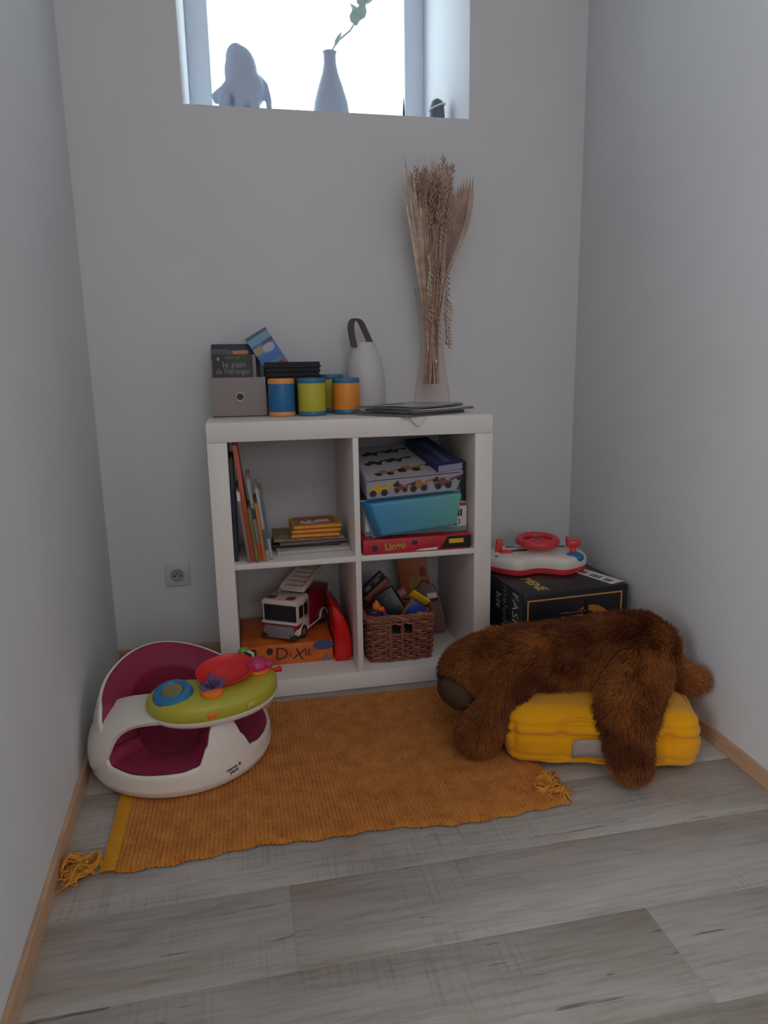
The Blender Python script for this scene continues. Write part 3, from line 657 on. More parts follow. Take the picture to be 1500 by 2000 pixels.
# ================================================================== UPPER RIGHT CUBE: GAME BOXES
zg = Z2 + .0005
M_rbox = mat('red_game_card', s(190, 38, 54), .4, var=.12, vscale=12)
rb = thing('game_box', 'flat red game box with yellow lettering at the bottom of the upper right cube', 'box', m=tr(.411, .006, zg))
obj('carton', bx(0, .318, .0, .29, 0, .043, .0012), M_rbox, rb)
b = B(); prism(b, [(.225, 0.004), (.318, .004), (.318, .040), (.248, .040), (.236, .020)], -.0006, .0004); obj('black_corner_print', b, M_black, rb)
obj('yellow_print', bx(.252, .296, -.0012, .0004, .019, .032), M_yellow, rb)
text('Lingo', .028, tr(.092, -.0008, .021) @ FRONT @ rot(rz=5), mat('olive_lettering', s(186, 150, 60), .5), rb, bold=.001)
for q_ in ((.009, .010, .033, .018), (.010, .007, .150, .028)): obj('printed_figure', ellip(B(), (0, 0, 0), (q_[0], .0008, q_[1]), tr(q_[2], 0, q_[3])), M_dark, rb)
prm = B(); prism(prm, [(.15, .003), (.215, .003), (.220, .010), (.168, .008)], -.0006, .0004); obj('white_streak', prm, M_paper, rb)
M_teal = mat('teal_print', s(112, 150, 148), .5)
wb = thing('game_box', 'white game box with black key print and teal edge, behind the blue tray', 'box', m=tr(.425, .046, zg + .0438))
obj('carton', bx(0, .304, 0, .25, 0, .085, .0012), M_paper, wb)
obj('teal_edge', bx(.0005, .3035, -.0006, .0004, .001, .015), M_teal, wb); obj('red_edge', bx(.26, .3035, -.0006, .0004, .076, .0845), mat('red_print', s(178, 60, 66), .5), wb)
b = B()
for k in range(17):
    if k % 5 != 4: bx(.05 + k * .0135, .058 + k * .0135, -.0007, .0004, .017, .026 + .004 * (k % 3 == 0), bm=b)
for k in range(3): bx(.268 + k * .008, .274 + k * .008, -.0007, .0004, .045, .066, bm=b)
for k in range(3): bx(.279, .284, -.0007, .0004, .020 + k * .006, .024 + k * .006, bm=b)
obj('key_print', b, M_dark, wb)
# blue translucent tray leaning upright in front of it, its base towards us
M_tub = bpy.data.materials.new('blue_tub_plastic'); M_tub.use_nodes = True
nt = M_tub.node_tree; p = nt.nodes['Principled BSDF']; p.inputs['Roughness'].default_value = .3
tc = nt.nodes.new('ShaderNodeTexCoord'); sp = nt.nodes.new('ShaderNodeSeparateXYZ'); mr = nt.nodes.new('ShaderNodeMapRange'); rp = nt.nodes.new('ShaderNodeValToRGB')
nt.links.new(tc.outputs['Object'], sp.inputs[0]); nt.links.new(sp.outputs['X'], mr.inputs[0]); mr.inputs[1].default_value = 0; mr.inputs[2].default_value = .28; nt.links.new(mr.outputs[0], rp.inputs[0])
rp.color_ramp.elements[0].color = (*s(58, 140, 196), 1); rp.color_ramp.elements[1].color = (*s(104, 170, 160), 1); nt.links.new(rp.outputs[0], p.inputs['Base Color'])
tub = thing('blue_tray', 'blue plastic tray leaning on its side in front of the white game box', 'tray', m=tr(.42, 0, 0))
b = B(); F_ = [(.010, -.006, .553), (.278, -.006, .569), (.262, -.006, .478), (.045, -.006, .459)]; K_ = [(-.010, .038, .553), (.284, .038, .570), (.268, .038, .470), (.026, .038, zg + .0445)]
loft(b, F_, K_); bmesh.ops.bevel(b, geom=[e for e in b.edges], offset=.006, segments=3, affect='EDGES', profile=.5); obj('tray_shell', b, M_tub, tub)
b = B(); P = [Vector(p) + Vector((0, 0, 0)) for p in K_]; tube(b, P, .0035, 8, True); obj('tray_rim', b, mat('tub_rim', s(120, 176, 200), .35), tub)
# big construction toy box on top, tilted
M_lil = mat('lilac_grey_card', s(168, 164, 180), .45); M_top = mat('pale_grey_card', s(178, 176, 182), .4)
LB = tr(.425, .010, .5625) @ rot(ry=-3) @ rot(rx=12.5)
lb = thing('toy_vehicle_box', 'pale grey box printed with yellow vehicles, tilted atop the upper right cube pile', 'box', m=LB)
b = B(); loft(b, [(0, 0, .0), (.262, 0, 0), (.282, 0, .056), (0, 0, .056)], [(0, .28, .0), (.262, .28, 0), (.282, .28, .056), (0, .28, .056)]); bmesh.ops.bevel(b, geom=b.edges[:], offset=.0015, segments=2, affect='EDGES'); obj('carton', b, M_lil, lb)
obj('lid_print', bx(.003, .278, .003, .277, .0558, .0566), M_top, lb)
obj('lid_seam', bx(.002, .278, -.0008, .001, .0535, .055), M_dark, lb)
def vehicle(x, z, k, parent, mtx, cols):
    b = B()
    prism(b, [(-.020 * k, -.006 * k), (.018 * k, -.006 * k), (.022 * k, .003 * k), (.008 * k, .006 * k), (.004 * k, .014 * k), (-.008 * k, .014 * k), (-.012 * k, .004 * k), (-.022 * k, .002 * k)], -.0009, .0003, mtx @ tr(x, 0, z))
    prism(b, [(.016 * k, .004 * k), (.036 * k, .012 * k), (.034 * k, .016 * k), (.014 * k, .010 * k)], -.0009, .0003, mtx @ tr(x, 0, z)); obj('printed_vehicle', b, cols[0], parent)
    b = B()
    for wx in (-.012 * k, .012 * k): prism(b, [(.0075 * k * math.cos(a) + wx, .0075 * k * math.sin(a) - .006 * k) for a in [2 * PI * q / 14 for q in range(14)]], -.0013, .0003, mtx @ tr(x, 0, z))
    prism(b, [(.030 * k, .010 * k), (.042 * k, .018 * k), (.046 * k, .006 * k), (.034 * k, .004 * k)], -.0013, .0003, mtx @ tr(x, 0, z)); obj('printed_wheels', b, cols[1], parent)
YEL = mat('print_yellow', s(216, 170, 50), .5); ORG = mat('print_ochre', s(178, 120, 70), .5); BRN = mat('print_brown', s(130, 84, 70), .5); DK = mat('print_dark', s(56, 56, 60), .5)
vehicle(.034, .024, 1.35, lb, I4, (YEL, DK)); vehicle(.098, .024, .95, lb, I4, (BRN, DK)); vehicle(.150, .026, 1.3, lb, I4, (ORG, DK)); vehicle(.222, .026, 1.25, lb, I4, (BRN, DK))
TOPM = tr(0, 0, .0566) @ rot(rx=-90) @ Matrix.Diagonal((1, 1, -1, 1))
for (x, y, k, c) in ((.06, .045, 1.4, ORG), (.135, .060, 1.7, ORG), (.045, .13, 1.3, DK), (.11, .14, 1.2, DK), (.05, .21, 1.2, DK), (.12, .22, 1.1, DK)): vehicle(x, y, k, lb, tr(0, 0, .0566) @ rot(rx=-90), (c, DK))
nb = thing('navy_box', 'long flat navy box lying on the grey vehicle box', 'box', m=LB @ tr(.208, .006, .0572) @ rot(rz=8))
obj('carton', bx(0, .076, 0, .255, 0, .020, .0012), M_navy, nb); obj('end_flap', bx(.001, .075, -.0008, .0005, .001, .019), mat('lilac_flap', s(150, 146, 178), .5), nb)
obj('title_strip', bx(.030, .048, .02, .2, .0198, .0206), mat('navy_light_print', s(78, 84, 120), .6), nb)
db = thing('dark_box', 'dark box with white squares standing at the right end of the upper right cube', 'box', m=tr(.714, .075, zg + .1292))
obj('carton', bx(-.012, .022, 0, .2, 0, .118, .0015), mat('black_green_card', s(36, 44, 46), .5), db)
for k in range(2): obj('white_square', bx(-.009, .003, -.0008, .0004, .055 + k * .016, .067 + k * .016), M_paper, db)
obj('pale_edge', bx(.012, .0155, -.0008, .0004, .004, .052, m=tr(-.004, 0, 0) @ rot(ry=-14)), M_teal, db)

# ================================================================== LOWER LEFT CUBE
zl = T + .0005
M_ob = mat('orange_game_card', s(228, 124, 40), .4, var=.08, vscale=16, col2=s(206, 92, 34))
dx = thing('game_box', 'square orange game box with large dark lettering, under the toy fire truck', 'box', m=tr(.0545, .108, zl))
obj('carton', bx(0, .272, 0, .255, 0, .064, .0012), M_ob, dx)
M_ink = mat('dark_brown_ink', s(66, 44, 40), .6)
text('D', .056, tr(.118, -.0006, .033) @ FRONT, M_ink, dx); text('i', .030, tr(.143, -.0006, .031) @ FRONT, M_ink, dx); text('X', .050, tr(.166, -.0006, .028) @ FRONT @ rot(rz=-8), M_ink, dx, shear=.2); text('it', .036, tr(.196, -.0006, .033) @ FRONT, M_ink, dx)
M_dbl = mat('blue_grey_print', s(74, 84, 118), .5)
b = B(); ellip(b, (0, 0, 0), (.032, .0009, .017), tr(.243, 0, .052)); obj('printed_cloud', b, M_dbl, dx)
b = B(); prism(b, [(.236, .001), (.262, .001), (.255, .018), (.250, .031), (.245, .018)], -.0007, .0004); obj('printed_tower', b, mat('blue_tower_print', s(110, 116, 128), .5), dx)
for x in (.034, .082): obj('printed_owl', ellip(B(), (0, 0, 0), (.010, .0009, .012), tr(x, 0, .045)), M_ink, dx)
# fire truck
M_cab = mat('truck_white', s(226, 212, 204), .35); M_fred = mat('truck_red', s(150, 20, 40), .35); M_win = mat('truck_window', s(34, 34, 44), .12); M_tyre = mat('truck_tyre', s(48, 46, 50), .7); M_lamp = mat('truck_lamp_red', s(150, 50, 46), .3)
# local: x across (right positive), -y forwards, origin on the ground at front centre
FT = tr(.1725, .140, zl + .0645) @ rot(rz=-31)
ft = thing('toy_fire_truck', 'white and red toy fire truck parked on the orange game box', 'toy truck', m=FT)
hw = .058
b = B(); prism(b, [(-hw, .016), (hw, .016), (hw, .02), (hw, .058), (-hw, .058), (-hw, .02)], .0, .085, bev=.004)
for sx in (-1, 1):
    bx(sx * hw - .004 if sx > 0 else -hw, hw if sx > 0 else -hw + .004, .002, .085, .056, .118, .001, bm=b)
bx(-hw, hw, .055, .085, .056, .118, .002, bm=b)
prism(b, [(-hw - .002, .114), (hw + .002, .114), (hw, .121), (hw - .006, .130), (-hw + .006, .130), (-hw, .121)], -.006, .086, bev=.003)
bx(-hw - .002, hw + .002, -.005, .006, .054, .061, .002, bm=b)
obj('cab', b, M_cab, ft)
obj('windscreen', bx(-hw + .003, hw - .003, .003, .02, .060, .115, .001), M_win, ft)
b = B(); bx(-hw - .001, hw + .001, -.001, .04, .040, .052, .002, bm=b); obj('red_stripe', b, M_fred, ft)
b = B(); bx(-hw + .010, hw - .010, -.010, .004, .010, .048, .003, bm=b); obj('front_bumper', b, M_grey, ft)
for sx in (-1, 1):
    obj('headlamp', bx(sx * (hw - .012) - .008, sx * (hw - .012) + .008, -.004, .004, .034, .050, .002), M_lamp, ft)
    obj('bumper_foot', bx(sx * (hw - .010) - .010, sx * (hw - .010) + .010, -.014, .004, .008, .022, .002), M_tyre, ft)
    obj('roof_lamp', bx(sx * .032 - .013, sx * .032 + .013, .004, .030, .129, .134, .0025), M_lamp, ft)
    for k, (y0, y1) in enumerate(((.014, .040), (.047, .070))): obj('side_window', bx(sx * (hw + .0006) - .001, sx * (hw + .0006) + .001, y0, y1, .070, .108, .0008), M_win, ft)
b = B(); bx(-hw + .002, hw - .002, .084, .235, .028, .118, .003, bm=b); obj('equipment_body', b, M_fred, ft)
b = B(); bx(-.050, .050, .0, .236, .010, .030, .002, bm=b); obj('chassis', b, M_tyre, ft)
for sx in (-1, 1):
    pts = []
    for cx_ in (.040, .185): 
        b = B(); tube(b, [(sx * (hw + .0005), cx_ + .026 * math.cos(a), .021 + .026 * math.sin(a)) for a in [PI * k / 12 for k in range(13)]], .0035, 8); obj('wheel_arch', b, M_cab, ft)
        wl = obj('wheel', lathe(B(), [(.020, -.010), (.021, -.008), (.021, .008), (.020, .010), (.013, .010), (.012, .007)], 24, tr(sx * (hw - .007), cx_, .021) @ rot(ry=90 * sx)), M_tyre, ft)
        obj('hubcap', lathe(B(), [(.0115, .007), (.010, .009), (.0, .010)], 18, tr(sx * (hw - .007), cx_, .021) @ rot(ry=90 * sx), cap1=False), M_grey, wl)
    b = B(); tube(b, [(sx * (hw + .0005), .066, .022), (sx * (hw + .0005), .159, .022)], .0032, 8); tube(b, [(sx * (hw + .0005), .211, .022), (sx * (hw + .0005), .232, .024), (sx * (hw + .0005), .235, .112)], .003, 8); obj('side_rail', b, M_cab, ft)
LP = tr(.012, .062, .134) @ rot(rx=14)
b = B(); bx(-.036, .040, .0, .14, .004, .010, .002, LP, bm=b)
for sx in (-.036, .040): bx(sx - .003, sx + .003, .0, .14, .004, .022, .002, LP, bm=b)
for k in range(5): bx(-.034, .038, .012 + k * .026, .018 + k * .026, .009, .014, .001, LP, bm=b)
ld = obj('ladder_platform', b, M_cab, ft)
b = B(); bx(-.030, .032, .14, .168, .004, .044, .004, LP, bm=b); obj('ladder_basket', b, mat('truck_basket_grey', s(176, 172, 170), .4), ft)
b = B(); tube(b, [(-.020, .05, .128), (-.024, .045, .145), (-.026, .05, .150)], .006, 10); obj('water_cannon', b, M_grey, ft)
b = B(); lathe(b, [(.026, .1), (.026, .134), (.02, .14)], 20, tr(.0, .15, .01)); obj('turntable', b, M_tyre, ft)
# red curved case
M_rc = mat('glossy_red_case', s(206, 14, 26), .3)
rc = thing('red_plastic_case', 'upright red plastic case with a curved edge, beside the orange game box', 'case', m=tr(.358, .088, zl))
prof = [(-.018, 0), (.020, 0), (.0235, .012), (.0245, .055), (.018, .105), (.004, .145), (-.018, .176), (-.036, .186), (-.044, .180), (-.040, .120), (-.026, .05)]
prof = [(-.0245, 0.001), (.017, 0.001), (.0215, .014), (.022, .060), (.014, .108), (.000, .146), (-.020, .174), (-.030, .178), (-.0245, .120)]
prof = [(x * 1.12, z_) for x, z_ in prof]; b = B(); prism(b, prof, 0, .17, bev=.005); obj('case_body', b, M_rc, rc)
b = B(); prism(b, [(x * .72 - .002, .02 + z_ * .86) for x, z_ in prof[0:]], -.003, .002, bev=.001); obj('front_panel', b, mat('red_case_panel', s(220, 22, 30), .3), rc)

# ================================================================== LOWER RIGHT CUBE: BASKET AND TOYS
M_wick = mat('brown_wicker', s(140, 88, 74), .6, .3, var=.22, vscale=40); M_wick2 = mat('light_brown_wicker', s(162, 104, 82), .6, .3, var=.2, vscale=40)
BK = tr(.5295, .145, zl)
bk = thing('wicker_basket', 'rectangular brown wicker basket of toys in the lower right cube', 'basket', m=BK)
BHX, BHY, BHH = .106, .100, .146
def rr(hx, hy, n=96):
    pts = []
    for i in range(n):
        a = 2 * PI * (i + .5) / n; c, s_ = math.cos(a), math.sin(a); e = 7; f = (abs(c) ** e + abs(s_) ** e) ** (-1 / e); pts.append((hx * c * f, hy * s_ * f, i))
    return pts
rows = 15
def hole_gap(x, y, z): return y < 0 and .088 < z < .118 and (-.033 < x < -.006 or .008 < x < .033)
for r_ in range(rows):
    z = .006 + r_ * .0088; k = .93 + .07 * z / BHH; seq = []
    for (x, y, i) in rr(BHX * k, BHY * k, 120):
        w_ = .0036 * math.sin(i / 120 * 2 * PI * 20 + PI * (r_ % 2)); l = math.hypot(x, y)
        seq.append(Vector((x + x / l * w_, y + y / l * w_, z + .0012 * math.sin(i * .9 + r_) + .0006 * random.uniform(-1, 1))))
    b = B(); closed = not any(hole_gap(*p) for p in seq)
    if closed: tube(b, seq, .0042, 6, True)
    else:
        n = len(seq); st = next(i for i in range(n) if hole_gap(*seq[i])); run = []
        for i in range(n + 1):
            p = seq[(st + i) % n]
            if hole_gap(*p) or i == n:
                if len(run) > 2: tube(b, run, .0046, 6)
                run = []
            else: run.append(p)
    obj('wicker_strand', b, (M_wick, M_wick2)[r_ % 3 == 1], bk)
stk = rr(BHX, BHY, 120)
b = B()
for i in range(0, 120, 6):
    x, y, _ = stk[i + 3 if i + 3 < 120 else i]
    if y < -.08 and (-.035 < x < -.004 or .006 < x < .035): continue
    tube(b, [(x * .925, y * .925, .002), (x * .995, y * .995, .138)], .0042, 6)
for x in (-.036, .001, .036): tube(b, [(x, -BHY * .985, .004), (x, -BHY * 1.0, .130)], .0055, 8)
o = obj('stakes', b, M_wick, bk); o['kind'] = 'stuff'
for q in range(3):
    b = B(); tube(b, [Vector((x * (1.0 + .012 * math.sin(i * .42 + q * 2.1)), y * (1.0 + .012 * math.sin(i * .42 + q * 2.1)), .139 + .0065 * math.cos(i * .42 + q * 2.1))) for x, y, i in rr(BHX * 1.01, BHY * 1.01, 120)], .0056, 7, True); obj('braided_rim', b, M_wick2 if q == 1 else M_wick, bk)
obj('basket_base', bx(-BHX * .9, BHX * .9, -BHY * .9, BHY * .9, .001, .006, .001), M_wick, bk)
obj('inner_lining', (lambda b: (bx(-.086, .086, -.080, .080, .04, .088, .006, bm=b), b)[1])(B()), mat('dark_lining_cloth', s(52, 40, 44), .9), bk)  # dark solid block filling the lower basket
# toys standing out of the basket
G3 = 'toys heaped in the wicker basket'
zt = zl + .112
def toy(label, cat, m): return thing('knobbed_toy' if cat == 'toy knob' else cat.replace(' ', '_'), label, cat, m=m, group=G3)
M_dpur = mat('dark_purple_plastic', s(66, 40, 76), .35); M_rbr = mat('red_brown_card', s(128, 68, 60), .5); M_dnav = mat('dark_navy_plastic', s(30, 32, 46), .35); M_toyblue = mat('toy_blue', s(44, 66, 150), .35)
t_ = toy('black and red brown toy bar with two windows, sticking up highest out of the basket', 'toy bar', tr(.478, .176, zt + .082) @ rot(ry=-42, rz=-6))
b = B(); bx(-.046, .046, -.012, .012, .008, .034, .002, bm=b); obj('body', b, M_black, t_)
obj('side_strip', bx(-.048, .046, -.013, .013, -.016, .008, .002), M_rbr, t_)
for x in (-.018, .020): obj('bar_window', bx(x - .010, x + .010, -.0128, -.0110, .015, .027, .0008), mat('toy_window_grey', s(96, 92, 104), .3), t_)
t_ = toy('big dark navy toy case with thin yellow piping in the basket middle', 'toy case', tr(.516, .134, zt + .034) @ rot(ry=-30, rx=-10, rz=-8))
obj('body', bx(-.034, .034, -.022, .022, -.050, .056, .004), M_dnav, t_)
for x in (-.031, .031): obj('yellow_piping', bx(x - .001, x + .001, -.0232, -.0215, -.05, .03), mat('dull_yellow', s(150, 126, 70), .5), t_)
obj('rivet', lathe(B(), [(.003, 0), (.002, .002)], 10, tr(0, -.022, .03) @ rot(rx=90)), M_grey, t_)
t_ = toy('yellow studded toy plate on a blue toy wagon in the basket', 'toy plate', tr(.598, .100, zt + .066) @ rot(ry=36, rz=-4, rx=-52))
obj('plate', bx(-.032, .032, -.014, .014, -.004, .004, .0015), M_yellow, t_)
for i in range(5):
    for j in range(2): obj('stud', lathe(B(), [(.0038, .004), (.0036, .007)], 10, tr(-.025 + i * .0125, -.007 + j * .013, 0)), mat('stud_amber', s(200, 140, 30), .4), t_)
t_ = toy('blue toy wagon panel with yellow edges below the studded yellow plate', 'toy wagon', tr(.580, .088, zt + .030) @ rot(ry=36, rz=-4))
obj('panel', bx(-.028, .028, -.010, .012, -.026, .026, .002), M_toyblue, t_)
for x in (-.029, .029): obj('edge_strip', bx(x - .0015, x + .0015, -.012, .012, -.028, .030, .0008), mat('dull_yellow', s(150, 126, 70), .5), t_)
obj('rivet', lathe(B(), [(.0032, 0), (.002, .002)], 10, tr(-.006, -.010, -.014) @ rot(rx=90)), M_paper, t_)
t_ = toy('small yellow toy block at the front rim of the basket', 'toy block', tr(.590, .078, zt + .016) @ rot(ry=-25, rz=20)); obj('block', bx(-.013, .013, -.010, .010, -.010, .010, .003), M_yellow, t_); obj('stud', lathe(B(), [(.005, .010), (.0045, .013)], 12), M_yellow, t_)
t_ = toy('purple toy car with two white headlamps at the left end of the basket', 'toy car', tr(.452, .095, zt + .018) @ rot(rz=-10))
b = B(); ellip(b, (0, 0, 0), (.032, .034, .020)); ellip(b, (0, .008, .014), (.024, .024, .016)); obj('body', b, M_dpur, t_)
for x in (-.022, .016): obj('headlamp', (lambda b: ellip(b, (x, -.028, .006), (.0085, .005, .0055)))(B()), mat('lamp_white', s(196, 190, 190), .4), t_)
for x in (-.026, .026): obj('wheel', lathe(B(), [(.010, -.005), (.010, .005)], 16, tr(x, -.014, -.014) @ rot(ry=90)), M_black, t_)
t_ = toy('orange toy knob above the purple toy car', 'toy knob', tr(.462, .098, zt + .050)); b = B(); ellip(b, (0, 0, 0), (.013, .013, .016)); ellip(b, (.014, 0, -.010), (.012, .010, .010)); obj('knob', b, M_orange, t_); obj('knob_tip', lathe(B(), [(.005, .014), (.004, .019)], 12), mat('knob_tip_peach', s(220, 140, 90), .4), t_)
t_ = toy('small bright blue toy brick between the purple car and the navy case', 'toy brick', tr(.487, .078, zt + .012) @ rot(rz=12, ry=-10)); obj('brick', bx(-.012, .012, -.012, .012, -.014, .016, .002), M_blue, t_); obj('stud', lathe(B(), [(.005, .016), (.005, .020)], 12), M_blue, t_)
t_ = toy('red toy disc under the orange knob in the basket', 'toy disc', tr(.481, .10, zt + .036) @ rot(ry=40)); obj('disc', lathe(B(), [(.013, -.004), (.015, 0), (.013, .004)], 18), M_red, t_); obj('disc_hub', lathe(B(), [(.005, .004), (.004, .006)], 12), M_dark, t_)
t_ = toy('dusky pink toy cube leaning on the navy toy case', 'toy cube', tr(.548, .135, zt + .078) @ rot(ry=-35, rz=10)); obj('cube', bx(-.014, .014, -.012, .012, -.014, .014, .002), M_rbr, t_); obj('cube_face', bx(-.010, .010, -.0128, -.0115, -.010, .010, .0005), mat('dusky_pink', s(150, 110, 102), .5), t_)
# books behind the basket
bb = thing('picture_book', 'tall orange picture book standing behind the wicker basket', 'book', m=tr(.655, .262, zl + .0085) @ rot(ry=-9, rz=-14), group='picture books behind the basket')
obj('cover', bx(-.052, .044, 0, .007, 0, .250, .002), mat('peach_orange_cover', s(182, 98, 58), .5), bb); obj('pages', bx(-.050, .0425, .001, .0062, .001, .2505), M_paper, bb)
for nm, q, c in (('yellow_print', (-.022, .020, .130, .185), s(168, 140, 72)), ('teal_print', (.018, .042, .085, .17), s(104, 112, 108)), ('red_print', (-.030, .016, .075, .118), s(150, 62, 58)), ('rose_print', (.016, .036, .185, .215), s(160, 52, 78))):
    obj(nm, bx(q[0], q[1], -.0007, .0004, q[2], q[3]), mat('book_' + nm, c, .5), bb)
b2 = thing('picture_book', 'dusky pink board book leaning at the right of the wicker basket', 'book', m=tr(.688, .222, zl + .0108) @ rot(ry=-12, rz=-22), group='picture books behind the basket')
prf = [(-.050, 0), (.030, 0), (.034, .010), (.034, .120), (.022, .160), (-.010, .178), (-.050, .150)]
b = B(); prism(b, prf, 0, .014, bev=.002); obj('cover', b, mat('dusky_pink_cover', s(132, 98, 100), .5), b2)
obj('title_print', bx(-.006, .026, -.0008, .0004, .118, .136), M_paper, b2); obj('dark_title_strip', bx(-.008, .028, -.0009, .0004, .106, .116), M_dark, b2)  # dark strip just below the title

# ================================================================== ON TOP OF THE SHELF
zs = W + .0004
M_felt = mat('grey_felt_box', s(158, 148, 146), .9, .1, bump=.25, bscale=500)
gb = thing('storage_box', 'small open grey storage box with a metal grommet, top left of the shelf unit', 'box', m=tr(.012, .205, zs))
bw, bd, bh = .156, .15, .113
b = B(); bx(0, bw, 0, .003, 0, bh, .0012, bm=b); bx(0, bw, bd - .003, bd, 0, bh, .0012, bm=b); bx(0, .003, .003, bd - .003, 0, bh, bm=b); bx(bw - .003, bw, .003, bd - .003, 0, bh, bm=b); bx(0, bw, 0, bd, 0, .003, bm=b); obj('box_body', b, M_felt, gb)
b = B(); tube(b, [(bw * .52 + .0115 * math.cos(a), -.001, .058 + .0115 * math.sin(a)) for a in [2 * PI * k / 24 for k in range(24)]], .0025, 8, True); obj('grommet', b, mat('grommet_steel', s(190, 190, 192), .3, metal=.8), gb)
obj('grommet_hole', lathe(B(), [(.0105, 0), (.0105, .0012)], 20, tr(bw * .52, .0004, .058) @ rot(rx=90)), M_dark, gb)
nf = thing('folder', 'tall dark navy folder standing at the back of the grey storage box', 'folder', m=tr(.016, .315, zs + .0035) @ rot(rx=-3))
obj('folder_body', bx(0, .142, 0, .022, 0, .208, .004), mat('dark_navy_folder', s(56, 58, 76), .55), nf); obj('folder_lip', bx(.004, .138, -.002, .001, .150, .1525, .0006), M_dark, nf)
M_card = mat('black_card', s(58, 58, 60), .5, var=.15, vscale=30)
c1 = thing('card_pack', 'black lettered card standing in front in the grey storage box', 'card', m=tr(.022, .228, zs + .004) @ rot(rx=-5))
obj('card', bx(0, .112, 0, .006, 0, .175, .001), M_card, c1); obj('card_edge', bx(.112, .122, .001, .007, 0, .175, .001), mat('card_edge_mauve', s(140, 128, 134), .6), c1)
M_lets = mat('card_lettering', s(150, 150, 144), .6)
text('le pain', .026, tr(.060, -.0006, .146) @ FRONT, M_lets, c1); text("de l'étranger", .0225, tr(.056, -.0006, .126) @ FRONT, M_lets, c1, sx=.88); text('VOIR ET LIRE', .0075, tr(.056, -.0006, .166) @ FRONT, M_lets, c1)
obj('printed_figure', (lambda b: (ellip(b, (.015, -.0002, .163), (.004, .0008, .006)), b)[1])(B()), M_lets, c1)
c2 = thing('card_pack', 'second card with an orange top corner behind the black lettered card', 'card', m=tr(.020, .242, zs + .004) @ rot(rx=-4))
obj('card', bx(0, .106, 0, .006, 0, .188, .001), mat('grey_brown_card', s(92, 88, 84), .5), c2); obj('orange_corner', bx(.06, .102, -.0006, .0004, .176, .186), mat('orange_card_print', s(206, 130, 88), .5), c2)
c3 = thing('card_pack', 'pale card with a yellowish edge at the left inside the grey storage box', 'card', m=tr(.0155, .262, zs + .004) @ rot(rx=-3))
obj('card', bx(0, .05, 0, .006, 0, .19, .001), mat('pale_card', s(136, 134, 126), .6), c3); obj('yellow_patch', bx(.001, .008, -.0006, .0004, .14, .16), M_gold, c3)
# dark basket with a leaflet
M_rat = mat('dark_woven_paper', s(58, 58, 66), .8, .2, bump=.5, bscale=300)
DBK = tr(.252, .305, zs)
dkb = thing('dark_basket', 'dark woven oblong basket on the shelf unit behind the blue cup', 'basket', m=DBK)
b = B(); A_ = [(-.066, -.045), (.066, -.045), (.066, .045), (-.066, .045)]; C_ = [(-.082, -.058), (.082, -.058), (.082, .058), (-.082, .058)]
hh = .155
for (pa, pc, sgn) in ((A_, C_, 1),):
    o_ = [[b.verts.new((x * (1 + 0 * k), y, 0.001)) for x, y in pa]]; o_.append([b.verts.new((x, y, hh)) for x, y in pc]); o_.append([b.verts.new((x * .95, y * .93, hh)) for x, y in pc]); o_.append([b.verts.new((x * .94, y * .92, .006)) for x, y in pa])
    for p, q in zip(o_, o_[1:]):
        for i in range(4): b.faces.new((p[i], p[(i + 1) % 4], q[(i + 1) % 4], q[i]))
    b.faces.new(o_[0][::-1]); b.faces.new(o_[3])
bmesh.ops.bevel(b, geom=b.edges[:], offset=.003, segments=2, affect='EDGES'); obj('basket_wall', b, M_rat, dkb)
for k in range(11):
    z = .012 + k * .013; f = z / hh; hx = .066 + .016 * f + .0005; hy = .045 + .013 * f + .0005
    obj('woven_band', tube(B(), [(-hx, -hy, z), (hx, -hy, z), (hx, hy, z), (-hx, hy, z)], .0042, 6, True), M_rat, dkb)
M_bro = mat('leaflet_blue', s(84, 132, 186), .4)
BRM = tr(.214, .29, zs + .134) @ rot(rx=-10) @ rot(ry=-31)
br = thing('leaflet', 'blue travel leaflet standing tilted in the dark basket', 'leaflet', m=BRM)
obj('leaflet_card', bx(-.036, .036, 0, .003, -.06, .128, .0006), M_bro, br)
for nm, q, c in (('sky_print', (-.0355, .0355, .096, .118), s(110, 162, 190)), ('title_strip', (-.0355, .0355, .118, .1275), s(88, 92, 112)), ('beach_print', (-.0355, -.006, .066, .088), s(180, 150, 126)), ('dark_print', (.002, .0355, .084, .096), s(84, 80, 106)), ('sea_print', (-.0355, .0355, .034, .060), s(62, 116, 186))): obj(nm, bx(q[0], q[1], -.0006 - .0001 * (nm == 'dark_print'), .0004, q[2], q[3]), mat('leaflet_' + nm, c, .45), br)
obj('white_medallion', (lambda b: ellip(b, (.010, -.0003, .072), (.020, .0012, .014)))(B()), mat('leaflet_white', s(180, 186, 200), .5), br)
rbq = thing('red_ball', 'small red ball peeping out of the dark basket', 'ball', m=tr(.226, .262, zs + .150)); obj('ball', ellip(B(), (0, 0, 0), (.017, .013, .013)), mat('dull_red_ball', s(180, 62, 70), .4), rbq); obj('ball_band', tube(B(), [(.0172 * math.cos(a), .0132 * math.sin(a), 0) for a in [2 * PI * k / 24 for k in range(24)]], .0012, 6, True), M_red, rbq)
